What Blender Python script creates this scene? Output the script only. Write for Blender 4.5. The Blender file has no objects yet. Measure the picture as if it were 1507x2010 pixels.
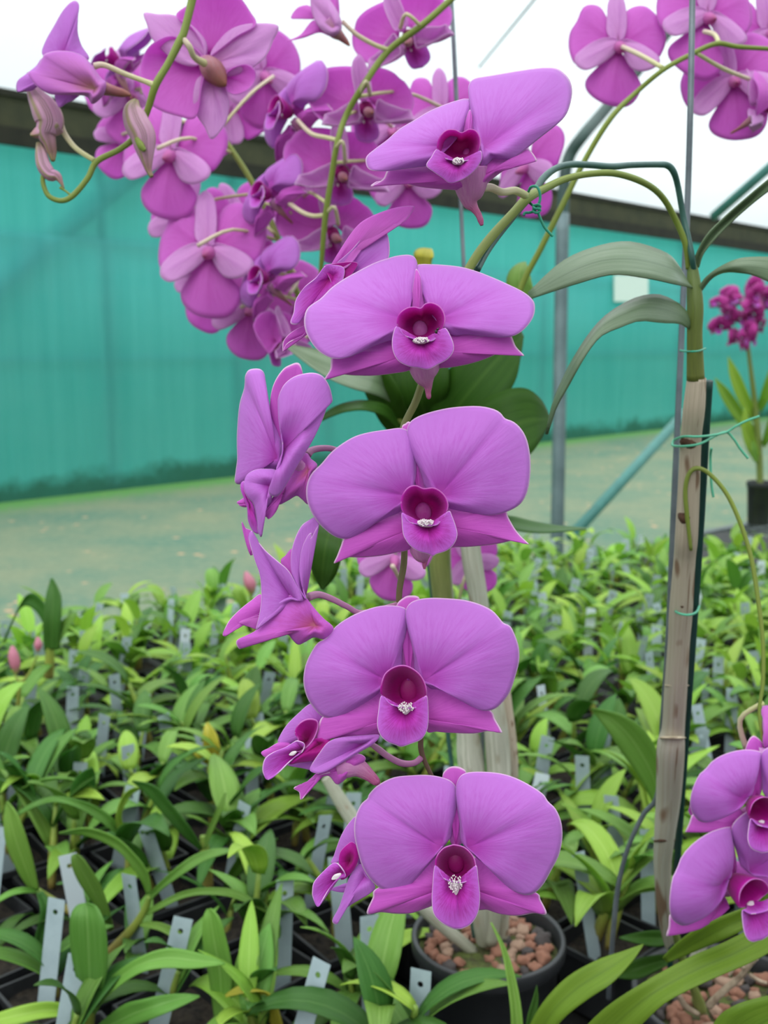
import bpy, math, random
from mathutils import Vector, Matrix, noise as mnoise
rnd = random.Random(7)
PI = math.pi
scene = bpy.context.scene
C = scene.collection

# ------------------------------------------------------------------ camera
FPX = 2066.0
CX, CY = 753.5, 1005.0
PITCH = math.radians(9.0)
CAM = Vector((0, 0, 1.5))
R_ = Vector((1, 0, 0))
U_ = Vector((0, math.sin(PITCH), math.cos(PITCH)))
F_ = Vector((0, math.cos(PITCH), -math.sin(PITCH)))
cd = bpy.data.cameras.new('camera')
cam = bpy.data.objects.new('camera', cd)
C.objects.link(cam)
cam.location = CAM
cam.rotation_euler = (PI/2 - PITCH, 0, 0)
cd.sensor_fit = 'VERTICAL'
cd.sensor_height = 36.0
cd.sensor_width = 27.0
cd.lens = FPX * 36.0 / 2010.0
cd.clip_start = 0.02
cd.clip_end = 200
cd.dof.use_dof = True
cd.dof.focus_distance = 0.355
cd.dof.aperture_fstop = 20.0
scene.camera = cam

# ------------------------------------------------------------------ sky, added key sun, exposure
world = bpy.data.worlds.new('overcast_sky')
scene.world = world
world.use_nodes = True
wn = world.node_tree
wn.nodes.clear()
wo = wn.nodes.new('ShaderNodeOutputWorld')
wb = wn.nodes.new('ShaderNodeBackground')
wt = wn.nodes.new('ShaderNodeTexCoord')
wsx = wn.nodes.new('ShaderNodeSeparateXYZ')
wr = wn.nodes.new('ShaderNodeValToRGB')
wn.links.new(wt.outputs['Generated'], wsx.inputs[0])
wn.links.new(wsx.outputs['Z'], wr.inputs[0])
wr.color_ramp.elements[0].position = 0.0
wr.color_ramp.elements[0].color = (0.50, 0.56, 0.58, 1)
wr.color_ramp.elements[1].position = 1.0
wr.color_ramp.elements[1].color = (3.0, 3.03, 3.05, 1)
e = wr.color_ramp.elements.new(0.22); e.color = (0.62, 0.695, 0.72, 1)
e = wr.color_ramp.elements.new(0.45); e.color = (0.84, 0.90, 0.92, 1)
wn.links.new(wr.outputs[0], wb.inputs[0])
wb.inputs[1].default_value = 1.08
wn.links.new(wb.outputs[0], wo.inputs[0])
sd = bpy.data.lights.new('soft_key_sun', 'SUN')  # broad key lamp added to the overcast light for shape and brightness
sd.energy = 1.5
sd.angle = math.radians(50)
sd.color = (1.0, 0.98, 0.95)
sun = bpy.data.objects.new('soft_key_sun', sd)
C.objects.link(sun)
sun.rotation_euler = (math.radians(46), 0, math.radians(-24))
sun.location = (0, 0, 6)
scene.view_settings.view_transform = 'Standard'
scene.view_settings.look = 'None'
scene.view_settings.gamma = 1
scene.view_settings.use_curve_mapping = False
scene.view_settings.exposure = 0.0

# ------------------------------------------------------------------ helpers
def P(u, v, d):
    """world point at depth d on the sight line of photo pixel u, v"""
    return CAM + R_*((u-CX)/FPX*d) + U_*((CY-v)/FPX*d) + F_*d

def Pz(u, v, z):
    r = R_*((u-CX)/FPX) + U_*((CY-v)/FPX) + F_
    return CAM + r*((z-CAM.z)/r.z)

def srgb(r, g, b):
    f = lambda c: (c/255/12.92) if c/255 <= 0.04045 else ((c/255+0.055)/1.055)**2.4
    return (f(r), f(g), f(b), 1)

def catmull(pts, n, closed=False):
    out = []
    m = len(pts)
    segs = m if closed else m-1
    D = len(pts[0])
    for k in range(n + (0 if closed else 1)):
        x = k/n*segs
        i = min(int(x), segs-1); t = x-i
        if closed:
            a, b, c, d = pts[(i-1) % m], pts[i % m], pts[(i+1) % m], pts[(i+2) % m]
        else:
            a, b, c, d = pts[max(i-1, 0)], pts[i], pts[i+1], pts[min(i+2, m-1)]
        out.append(tuple(0.5*((2*b[j]) + (-a[j]+c[j])*t + (2*a[j]-5*b[j]+4*c[j]-d[j])*t*t + (-a[j]+3*b[j]-3*c[j]+d[j])*t**3) for j in range(D)))
    return out

class MB:
    def __init__(s): s.v = []; s.f = []; s.uv = []; s.m = []
    def add(s, vs, fs, uvs=None, mi=0):
        o = len(s.v)
        s.v += [tuple(x) for x in vs]
        for f in fs:
            s.f.append(tuple(o+i for i in f)); s.m.append(mi)
        s.uv += (uvs if uvs else [(0, 0)]*len(vs))
    def join(s, other, mi_off=0, mat=None):
        o = len(s.v)
        s.v += [tuple(mat @ Vector(x)) for x in other.v] if mat else other.v
        s.f += [tuple(o+i for i in f) for f in other.f]
        s.m += [x+mi_off for x in other.m]
        s.uv += other.uv
    def mesh(s, name, mats, origin=None, smooth=True):
        me = bpy.data.meshes.new(name)
        vs = s.v if origin is None else [(x[0]-origin[0], x[1]-origin[1], x[2]-origin[2]) for x in s.v]
        me.from_pydata(vs, [], s.f)
        uvl = me.uv_layers.new(name='UVMap')
        flat = []
        for f in s.f:
            for i in f: flat += [s.uv[i][0], s.uv[i][1]]
        uvl.data.foreach_set('uv', flat)
        if smooth: me.polygons.foreach_set('use_smooth', [True]*len(s.f))
        for m in (mats if isinstance(mats, (list, tuple)) else [mats]): me.materials.append(m)
        me.polygons.foreach_set('material_index', s.m)
        me.update()
        return me
    def build(s, name, mats, parent=None, thick=0, origin=None, smooth=True):
        """link as one mesh object; vertices are in world space, stored relative to the parent's thing origin"""
        if origin is None:
            origin = world_origin(parent) if parent else Vector((0, 0, 0))
        o = bpy.data.objects.new(name, s.mesh(name, mats, origin, smooth))
        C.objects.link(o)
        if parent: o.parent = parent
        else: o.location = origin
        if thick:
            md = o.modifiers.new('thickness', 'SOLIDIFY'); md.thickness = thick; md.offset = 0
        return o

def world_origin(o):
    p = Vector((0, 0, 0))
    while o is not None:
        p += o.location; o = o.parent
    return p

def tag(o, label=None, cat=None, group=None, kind=None):
    if label: o['label'] = label
    if cat: o['category'] = cat
    if group: o['group'] = group
    if kind: o['kind'] = kind
    return o

def thing(name, label, cat, loc, group=None):
    o = bpy.data.objects.new(name, None)
    o.empty_display_size = 0.02
    C.objects.link(o); o.location = loc
    return tag(o, label, cat, group)

def add_tube(mb, pts, n=None, segs=10, mi=0, cap=True, smooth=True):
    """pts: (x,y,z,radius) world"""
    if smooth and len(pts) > 2:
        n = n or (len(pts)-1)*5
        pts = catmull(pts, n)
    P3 = [Vector(p[:3]) for p in pts]
    t0 = (P3[1]-P3[0]).normalized()
    a = Vector((0, 0, 1)) if abs(t0.z) < 0.9 else Vector((1, 0, 0))
    nrm = t0.cross(a).normalized()
    vs, uvs, fs = [], [], []
    L = len(P3)
    for i, p in enumerate(P3):
        t = (P3[min(i+1, L-1)]-P3[max(i-1, 0)]).normalized()
        nrm = (nrm - t*nrm.dot(t)).normalized()
        b = t.cross(nrm)
        for k in range(segs):
            an = 2*PI*k/segs
            vs.append(p + (nrm*math.cos(an)+b*math.sin(an))*max(pts[i][3], 1e-5))
            uvs.append((k/segs, i/(L-1)))
    for i in range(L-1):
        for k in range(segs):
            k2 = (k+1) % segs
            fs.append((i*segs+k, i*segs+k2, (i+1)*segs+k2, (i+1)*segs+k))
    if cap:
        fs.append(tuple(range(segs-1, -1, -1)))
        fs.append(tuple((L-1)*segs+k for k in range(segs)))
    mb.add(vs, fs, uvs, mi)

def tube_px(mb, pts, segs=10, n=None, mi=0, smooth=True):
    """pts: (u, v, depth, width in px)"""
    add_tube(mb, [tuple(P(u, v, d)) + (w*d/FPX/2,) for u, v, d, w in pts], n, segs, mi, True, smooth)

def add_box(mb, c, s, rot=None, mi=0):
    vs = []
    for x in (-1, 1):
        for y in (-1, 1):
            for z in (-1, 1):
                q = Vector((x*s[0]/2, y*s[1]/2, z*s[2]/2))
                if rot: q = rot @ q
                vs.append(q + Vector(c))
    mb.add(vs, [(0, 1, 3, 2), (4, 6, 7, 5), (0, 4, 5, 1), (2, 3, 7, 6), (0, 2, 6, 4), (1, 5, 7, 3)], None, mi)

def add_ball(mb, mapf, c, r, seg=12, rings=8, mi=0, jitter=0, rr=None):
    """ellipsoid; mapf maps local (x,y,z)->world"""
    vs, uvs, fs = [], [], []
    for i in range(rings+1):
        th = PI*i/rings
        for k in range(seg):
            ph = 2*PI*k/seg
            q = Vector((math.sin(th)*math.cos(ph), math.sin(th)*math.sin(ph), math.cos(th)))
            j = 1 + (jitter*mnoise.noise(q*1.3 + Vector(rr or (0, 0, 0))) if jitter else 0)
            vs.append(mapf(c[0]+q.x*r[0]*j, c[1]+q.y*r[1]*j, c[2]+q.z*r[2]*j)); uvs.append((k/seg, i/rings))
    for i in range(rings):
        for k in range(seg):
            k2 = (k+1) % seg
            fs.append((i*seg+k, (i+1)*seg+k, (i+1)*seg+k2, i*seg+k2))
    mb.add(vs, fs, uvs, mi)

# ------------------------------------------------------------------ node materials
def mat(name):
    m = bpy.data.materials.new(name); m.use_nodes = True
    nt = m.node_tree; nt.nodes.clear()
    out = nt.nodes.new('ShaderNodeOutputMaterial')
    return m, nt, out

class NT:
    def __init__(s, nt): s.nt = nt
    def n(s, t, **kw):
        x = s.nt.nodes.new(t)
        for k, v in kw.items(): setattr(x, k, v)
        return x
    def l(s, a, b): s.nt.links.new(a, b)
    def val(s, x, i):
        if hasattr(x, 'links') or isinstance(x, bpy.types.NodeSocket): return x
        return None
    def math(s, op, a, b=None, clamp=False):
        m = s.n('ShaderNodeMath', operation=op, use_clamp=clamp)
        for i, q in enumerate((a, b)):
            if q is None: continue
            if isinstance(q, bpy.types.NodeSocket): s.l(q, m.inputs[i])
            else: m.inputs[i].default_value = q
        return m.outputs[0]
    def ramp(s, x, stops):
        r = s.n('ShaderNodeValToRGB')
        el = r.color_ramp.elements
        el[0].position, el[0].color = stops[0][0], stops[0][1]
        el[1].position, el[1].color = stops[-1][0], stops[-1][1]
        for p, c in stops[1:-1]:
            q = el.new(p); q.color = c
        s.l(x, r.inputs[0])
        return r.outputs[0]
    def mix(s, f, a, b, mode='MIX'):
        m = s.n('ShaderNodeMix', data_type='RGBA', blend_type=mode)
        for sock, q in ((m.inputs['Factor'], f), (m.inputs[6], a), (m.inputs[7], b)):
            if isinstance(q, bpy.types.NodeSocket): s.l(q, sock)
            else: sock.default_value = q
        return m.outputs[2]
    def noise(s, scale, vec=None, detail=3, rough=0.5):
        x = s.n('ShaderNodeTexNoise')
        x.inputs['Scale'].default_value = scale
        x.inputs['Detail'].default_value = detail
        x.inputs['Roughness'].default_value = rough
        if vec is not None: s.l(vec, x.inputs['Vector'])
        return x.outputs['Fac']
    def uv(s):
        t = s.n('ShaderNodeTexCoord'); q = s.n('ShaderNodeSeparateXYZ')
        s.l(t.outputs['UV'], q.inputs[0])
        return t, q.outputs['X'], q.outputs['Y']
    def comb(s, x, y, z=0.0):
        c = s.n('ShaderNodeCombineXYZ')
        for i, q in enumerate((x, y, z)):
            if isinstance(q, bpy.types.NodeSocket): s.l(q, c.inputs[i])
            else: c.inputs[i].default_value = q
        return c.outputs[0]
    def surface(s, out, col, rough=0.5, trans=0.0, bump=None, spec=0.5, bstr=0.3, bdist=0.001, sheen=0, transcol=None, metal=0):
        p = s.n('ShaderNodeBsdfPrincipled')
        if isinstance(col, bpy.types.NodeSocket): s.l(col, p.inputs['Base Color'])
        else: p.inputs['Base Color'].default_value = col
        p.inputs['Roughness'].default_value = rough
        p.inputs['Specular IOR Level'].default_value = spec
        p.inputs['Metallic'].default_value = metal
        if sheen: p.inputs['Sheen Weight'].default_value = sheen
        if bump is not None:
            b = s.n('ShaderNodeBump'); b.inputs['Strength'].default_value = bstr; b.inputs['Distance'].default_value = bdist
            s.l(bump, b.inputs['Height']); s.l(b.outputs[0], p.inputs['Normal'])
        sh = p.outputs[0]
        if trans:
            t = s.n('ShaderNodeBsdfTranslucent')
            tc = transcol if transcol is not None else col
            if isinstance(tc, bpy.types.NodeSocket): s.l(tc, t.inputs[0])
            else: t.inputs[0].default_value = tc
            mx = s.n('ShaderNodeMixShader'); mx.inputs[0].default_value = trans
            s.l(sh, mx.inputs[1]); s.l(t.outputs[0], mx.inputs[2]); sh = mx.outputs[0]
        s.l(sh, out.inputs[0])

def petal_mat(name, base, inner, body, body2, rim, vein, rimpos=0.989, trans=0.3, veinamt=0.55, midrib=True):
    m, nt, out = mat(name); N = NT(nt)
    t, x, y = N.uv()
    col = N.ramp(y, [(0.0, base), (0.16, inner), (0.42, body), (1.0, body2)])
    edge = N.ramp(y, [(rimpos-0.008, (0, 0, 0, 1)), (rimpos+0.008, (1, 1, 1, 1))])
    away = N.ramp(N.math('ABSOLUTE', N.math('SUBTRACT', x, 0.5)), [(0.40, (1, 1, 1, 1)), (0.45, (0, 0, 0, 1))])
    col = N.mix(N.math('MULTIPLY', edge, away), col, rim)
    vv = N.comb(N.math('MULTIPLY', x, 46), N.math('MULTIPLY', y, 2.2))
    nz = N.noise(1.6, vv, 4, 0.65)
    f = N.math('MULTIPLY', N.ramp(nz, [(0.42, (0, 0, 0, 1)), (0.72, (1, 1, 1, 1))]), veinamt)
    fade = N.ramp(y, [(0.0, (1, 1, 1, 1)), (0.7, (0.75, 0.75, 0.75, 1)), (0.94, (0.1, 0.1, 0.1, 1)), (1.0, (0, 0, 0, 1))])
    col = N.mix(N.math('MULTIPLY', f, fade), col, vein)
    if midrib:
        dist = N.math('ABSOLUTE', N.math('SUBTRACT', x, 0.5))
        mr = N.ramp(dist, [(0.0, (1, 1, 1, 1)), (0.012, (0.5, 0.5, 0.5, 1)), (0.045, (0, 0, 0, 1))])
        col = N.mix(N.math('MULTIPLY', N.math('MULTIPLY', mr, fade), 0.5), col, vein)
    ob = N.n('ShaderNodeTexCoord')
    bl = N.noise(60, ob.outputs['Object'], 3, 0.6)
    col = N.mix(N.math('MULTIPLY', N.ramp(bl, [(0.4, (0, 0, 0, 1)), (0.75, (1, 1, 1, 1))]), 0.25), col, body)
    N.surface(out, col, 0.55, trans, nz, 0.25, 0.25, 0.0006, sheen=0.15)
    return m

LIP = 1
M = {}
M['petal'] = petal_mat('petal_mauve', srgb(172, 40, 156), srgb(188, 78, 192), srgb(198, 114, 212), srgb(200, 122, 216), srgb(240, 200, 236), srgb(180, 62, 186))
M['sepal'] = petal_mat('sepal_magenta', srgb(170, 36, 148), srgb(198, 70, 184), srgb(208, 90, 200), srgb(212, 100, 208), srgb(246, 208, 238), srgb(176, 52, 178), rimpos=0.98)
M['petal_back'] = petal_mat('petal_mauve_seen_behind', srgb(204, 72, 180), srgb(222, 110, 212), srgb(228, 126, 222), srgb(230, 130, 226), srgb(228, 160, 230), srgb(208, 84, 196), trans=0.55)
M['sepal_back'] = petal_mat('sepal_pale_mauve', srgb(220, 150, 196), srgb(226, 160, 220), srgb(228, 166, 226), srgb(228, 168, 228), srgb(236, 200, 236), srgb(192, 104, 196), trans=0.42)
M['lip'] = petal_mat('lip_mauve', srgb(150, 0, 110), srgb(172, 10, 140), srgb(192, 50, 185), srgb(206, 112, 222), srgb(242, 198, 242), srgb(160, 0, 130), rimpos=0.978, veinamt=0.9)
M['throat'] = petal_mat('throat_maroon', srgb(150, 20, 100), srgb(166, 4, 118), srgb(176, 0, 134), srgb(196, 24, 170), srgb(224, 130, 216), srgb(146, 0, 104), rimpos=0.975, trans=0.4, veinamt=0.5, midrib=False)

def bud_mat(name):
    m, nt, out = mat(name); N = NT(nt)
    t, x, y = N.uv()
    col = N.ramp(y, [(0, srgb(160, 160, 100)), (0.2, srgb(218, 176, 196)), (0.6, srgb(226, 170, 208)), (0.85, srgb(200, 156, 150)), (1, srgb(150, 150, 90))])
    st = N.math('SINE', N.math('MULTIPLY', x, 6.2832*3))
    col = N.mix(N.math('MULTIPLY', N.ramp(st, [(0.7, (0, 0, 0, 1)), (0.98, (1, 1, 1, 1))]), 0.8), col, srgb(150, 150, 80))
    nz = N.noise(2.0, N.comb(N.math('MULTIPLY', x, 20), N.math('MULTIPLY', y, 2)), 3, 0.6)
    col = N.mix(N.math('MULTIPLY', N.ramp(nz, [(0.4, (0, 0, 0, 1)), (0.65, (1, 1, 1, 1))]), 0.35), col, srgb(186, 120, 150))
    N.surface(out, col, 0.5, 0.25, st, 0.3, 0.5, 0.0015)
    return m

def simple_mat(name, col, rough=0.5, trans=0, nscale=0, col2=None, bstr=0.3, bdist=0.001, spec=0.4, lo=0.35, hi=0.7, metal=0):
    m, nt, out = mat(name); N = NT(nt)
    if nscale:
        tc = N.n('ShaderNodeTexCoord')
        nz = N.noise(nscale, tc.outputs['Object'], 5, 0.6)
        c = N.mix(N.ramp(nz, [(lo, (0, 0, 0, 1)), (hi, (1, 1, 1, 1))]), col, col2 or col)
        N.surface(out, c, rough, trans, nz, spec, bstr, bdist, metal=metal)
    else:
        N.surface(out, col, rough, trans, None, spec, metal=metal)
    return m

def along_mat(name, stops, rough=0.45, trans=0.1, streak=None, samt=0.4, bands=None, bandcol=None, spec=0.4):
    """colour along a stem (UV y), fine lengthwise streaks"""
    m, nt, out = mat(name); N = NT(nt)
    t, x, y = N.uv()
    col = N.ramp(y, stops)
    vv = N.comb(N.math('MULTIPLY', x, 14), N.math('MULTIPLY', y, 3))
    nz = N.noise(2.0, vv, 4, 0.6)
    if streak:
        col = N.mix(N.math('MULTIPLY', N.ramp(nz, [(0.4, (0, 0, 0, 1)), (0.65, (1, 1, 1, 1))]), samt), col, streak)
    if bands:
        v2 = N.comb(N.math('MULTIPLY', x, 2.0), N.math('MULTIPLY', y, bands))
        n2 = N.noise(1.0, v2, 2, 0.5)
        col = N.mix(N.ramp(n2, [(0.58, (0, 0, 0, 1)), (0.63, (0.85, 0.85, 0.85, 1))]), col, bandcol)
    N.surface(out, col, rough, trans, nz, spec, 0.4, 0.0006)
    return m

M['hood'] = petal_mat('sepal_mauve_olive_base', srgb(176, 140, 100), srgb(196, 128, 150), srgb(206, 120, 200), srgb(208, 118, 214), srgb(232, 180, 232), srgb(186, 96, 160), trans=0.35, midrib=False)
M['rose_base'] = petal_mat('sepal_mauve_rose_base', srgb(196, 120, 120), srgb(198, 88, 150), srgb(200, 92, 196), srgb(204, 98, 208), srgb(240, 196, 236), srgb(180, 50, 130), trans=0.3, midrib=False)
M['throat_light'] = petal_mat('throat_magenta', srgb(186, 60, 140), srgb(178, 6, 130), srgb(190, 4, 150), srgb(214, 60, 200), srgb(232, 150, 226), srgb(160, 0, 120), rimpos=0.975, trans=0.6, veinamt=0.5, midrib=False)
M['white'] = simple_mat('callus_white', srgb(255, 248, 250), 0.6, 0.45, spec=0.1)
M['column'] = simple_mat('column_mauve', srgb(176, 50, 150), 0.5, 0.3, 120, srgb(196, 110, 184))
M['column_deep'] = simple_mat('column_maroon', srgb(160, 8, 112), 0.5, 0.3, 120, srgb(172, 40, 128))
M['mentum'] = along_mat('spur_rose', [(0, srgb(200, 110, 190)), (0.35, srgb(205, 130, 185)), (0.65, srgb(190, 80, 140)), (1, srgb(176, 50, 120))], streak=srgb(225, 180, 205), samt=0.35, trans=0.25)
M['mentum_back'] = along_mat('spur_olive_rose', [(0, srgb(195, 130, 190)), (0.35, srgb(180, 130, 140)), (0.6, srgb(150, 90, 100)), (1, srgb(150, 95, 70))], streak=srgb(160, 80, 80), samt=0.5, trans=0.15)
M['rose_tube'] = along_mat('spur_back_rose', [(0, srgb(216, 130, 206)), (0.5, srgb(206, 110, 180)), (1, srgb(176, 80, 130))], trans=0.35)
M['pedicel'] = along_mat('pedicel_rose', [(0, srgb(196, 140, 178)), (1, srgb(190, 118, 170))], streak=srgb(215, 160, 185), trans=0.2)
M['pedicel_cream'] = along_mat('pedicel_cream', [(0, srgb(226, 206, 190)), (0.6, srgb(222, 218, 170)), (1, srgb(206, 212, 140))], streak=srgb(226, 190, 180), trans=0.2)
M['spike'] = along_mat('flower_stem_green', [(0, srgb(128, 146, 56)), (0.6, srgb(140, 158, 66)), (1, srgb(120, 140, 50))], streak=srgb(108, 108, 60), samt=0.5)
M['spike_front'] = along_mat('flower_stem_green_to_brown', [(0, srgb(132, 150, 60)), (0.45, srgb(134, 148, 62)), (0.62, srgb(124, 128, 70)), (0.85, srgb(110, 78, 62)), (1, srgb(96, 60, 60))], streak=srgb(112, 116, 74), samt=0.5)
M['bud'] = bud_mat('bud_rose_green')
M['bud_pink'] = along_mat('bud_pink', [(0, srgb(150, 160, 80)), (0.3, srgb(198, 120, 140)), (1, srgb(200, 130, 150))], trans=0.2)
M['insect'] = simple_mat('insect_black', srgb(28, 24, 20), 0.3)
M['tie'] = simple_mat('tie_green', srgb(48, 160, 128), 0.4, 0.15)
M['tie_pale'] = simple_mat('tie_pale_green', srgb(95, 185, 150), 0.45, 0.2)
M['wire'] = simple_mat('wire_dark_green', srgb(38, 78, 72), 0.35, 0, 90, srgb(50, 92, 84), spec=0.6)
M['stake'] = simple_mat('stake_dark_green', srgb(18, 52, 48), 0.4, 0, 60, srgb(26, 64, 58))
M['rod'] = simple_mat('rod_galvanised', srgb(120, 128, 134), 0.4, 0, 50, srgb(92, 100, 108), metal=0.4)
M['pipe'] = simple_mat('pipe_galvanised', srgb(110, 128, 130), 0.45, 0, 9, srgb(88, 106, 108), metal=0.3)
M['pipe_dark'] = simple_mat('pipe_dark_green', srgb(52, 78, 72), 0.5, 0, 9, srgb(42, 62, 58))
M['brace'] = simple_mat('brace_teal', srgb(70, 130, 122), 0.5, 0, 9, srgb(60, 110, 104))
M['cane'] = along_mat('cane_papery_brown', [(0, srgb(190, 174, 154)), (0.25, srgb(176, 162, 144)), (0.5, srgb(170, 162, 146)), (0.75, srgb(170, 168, 156)), (1, srgb(160, 160, 142))], rough=0.7, streak=srgb(150, 138, 116), samt=0.6, bands=9, bandcol=srgb(112, 82, 60), trans=0)
M['cane_green'] = along_mat('cane_green', [(0, srgb(78, 104, 40)), (1, srgb(112, 118, 52))], streak=srgb(82, 92, 48), samt=0.5, trans=0)
M['cane_pale'] = along_mat('cane_papery_grey', [(0, srgb(168, 170, 150)), (0.4, srgb(178, 180, 164)), (0.7, srgb(196, 194, 180)), (1, srgb(150, 150, 132))], rough=0.7, streak=srgb(138, 140, 120), samt=0.8, bands=7, bandcol=srgb(150, 140, 120), trans=0)
M['cane_olive'] = along_mat('cane_olive', [(0, srgb(104, 122, 56)), (0.5, srgb(122, 136, 66)), (1, srgb(140, 140, 90))], streak=srgb(96, 108, 54), samt=0.6, trans=0)
M['pot'] = simple_mat('pot_black_plastic', srgb(34, 35, 38), 0.42, 0, 30, srgb(48, 50, 52), spec=0.5)
M['pebble'] = simple_mat('pebble_clay', srgb(168, 108, 84), 0.85, 0, 90, srgb(138, 112, 96), bstr=0.6, bdist=0.002)
M['pebble_pale'] = simple_mat('pebble_buff', srgb(186, 148, 122), 0.85, 0, 90, srgb(150, 130, 116), bstr=0.6, bdist=0.002)
M['pebble_dark'] = simple_mat('pebble_slate', srgb(92, 84, 82), 0.8, 0, 90, srgb(66, 62, 62), bstr=0.6, bdist=0.002)
M['moss'] = simple_mat('moss_and_bark', srgb(84, 96, 44), 0.95, 0, 160, srgb(58, 50, 38), bstr=1.0, bdist=0.004)
M['bark'] = simple_mat('bark_mix', srgb(62, 54, 44), 0.95, 0, 130, srgb(16, 15, 14), bstr=1.0, bdist=0.006)
M['tag'] = simple_mat('tag_grey_plastic', srgb(172, 190, 194), 0.5, 0.15, 40, srgb(154, 172, 178))
M['tag_white'] = simple_mat('tag_white_plastic', srgb(200, 212, 218), 0.5, 0.15)
M['root'] = simple_mat('aerial_root', srgb(176, 158, 136), 0.8, 0, 120, srgb(120, 100, 82))

def leaf_mat(name, c1, c2, mid, trans=0.3, rough=0.42, tc=None, var=0.22, spec=0.3, tip=None):
    m, nt, out = mat(name); N = NT(nt)
    t, x, y = N.uv()
    vv = N.comb(N.math('MULTIPLY', x, 30), N.math('MULTIPLY', y, 2))
    nz = N.noise(1.2, vv, 3, 0.6)
    col = N.mix(N.ramp(nz, [(0.35, (0, 0, 0, 1)), (0.7, (1, 1, 1, 1))]), c1, c2)
    d = N.math('ABSOLUTE', N.math('SUBTRACT', x, 0.5))
    col = N.mix(N.math('MULTIPLY', N.ramp(d, [(0.0, (1, 1, 1, 1)), (0.05, (0, 0, 0, 1))]), 0.6), col, mid)
    oi = N.n('ShaderNodeObjectInfo')
    h = N.n('ShaderNodeHueSaturation')
    N.l(N.math('ADD', 0.5-0.035*var*4/2, N.math('MULTIPLY', oi.outputs['Random'], 0.035*var*4)), h.inputs['Hue'])
    rr2 = N.math('FRACT', N.math('MULTIPLY', oi.outputs['Random'], 17.3))
    N.l(N.math('ADD', 1-var, N.math('MULTIPLY', rr2, 2*var)), h.inputs['Value'])
    N.l(col, h.inputs['Color']); col = h.outputs[0]
    if tip:
        col = N.mix(N.ramp(y, [(0.82, (0, 0, 0, 1)), (1.0, (0.7, 0.7, 0.7, 1))]), col, tip)
    N.surface(out, col, rough, trans, nz, spec, 0.3, 0.0008, transcol=(N.mix(0.5, col, tc) if tc else col))
    return m
M['leaf'] = leaf_mat('leaf_mid_green', srgb(100, 146, 56), srgb(122, 164, 78), srgb(146, 182, 100), tc=srgb(140, 200, 40))
M['leaf_pale'] = leaf_mat('leaf_lime_green', srgb(136, 176, 60), srgb(154, 190, 80), srgb(174, 204, 104), tc=srgb(150, 210, 50))
M['leaf_deep'] = leaf_mat('leaf_deep_green', srgb(64, 108, 42), srgb(84, 128, 58), srgb(108, 148, 76), tc=srgb(110, 180, 40))
M['leaf_yellow'] = leaf_mat('leaf_yellow', srgb(196, 190, 60), srgb(206, 202, 90), srgb(170, 170, 60), tc=srgb(220, 210, 60), var=0.1)
M['leaf_strap'] = leaf_mat('leaf_olive_strap', srgb(104, 136, 40), srgb(122, 152, 50), srgb(80, 110, 36), var=0.06, trans=0.25, tc=srgb(130, 180, 30))
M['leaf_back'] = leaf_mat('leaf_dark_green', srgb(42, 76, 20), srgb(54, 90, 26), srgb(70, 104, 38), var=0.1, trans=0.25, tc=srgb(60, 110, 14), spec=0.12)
M['leaf_grey'] = leaf_mat('leaf_grey_green', srgb(96, 120, 86), srgb(124, 142, 112), srgb(74, 98, 66), var=0.05, trans=0.15, rough=0.3, spec=0.7, tc=srgb(110, 150, 60))

# ------------------------------------------------------------------ setting: side wall of teal net, timber beam, roof, floor
def rate(v): return ((CY-v)/FPX)*math.cos(PITCH) - math.sin(PITCH)
VPX, VPY = 2768.0, 682.0
wdir = (R_*((VPX-CX)/FPX) + U_*((CY-VPY)/FPX) + F_); wdir.z = 0; wdir.normalize()
W0 = Pz(0, 989, 0.0)
nin = Vector((wdir.y, -wdir.x, 0))            # towards the camera side
def W(s, z, off=0.0): return W0 + wdir*s + nin*off + Vector((0, 0, z))
NET_TOP = 3.31
BEAM_TOP = 3.77

def quad_slab(name, a, b, z0, z1, off, th, m, nu=1):
    mb = MB()
    vs = [W(a, z0, off), W(b, z0, off), W(b, z1, off), W(a, z1, off), W(a, z0, off-th), W(b, z0, off-th), W(b, z1, off-th), W(a, z1, off-th)]
    mb.add(vs, [(0, 1, 2, 3), (5, 4, 7, 6), (0, 4, 5, 1), (3, 2, 6, 7), (0, 3, 7, 4), (1, 5, 6, 2)], [((b-a)*0, z0), (b-a, z0), (b-a, z1), (0, z1)]*2)
    return mb.build(name, m, smooth=False)

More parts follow.
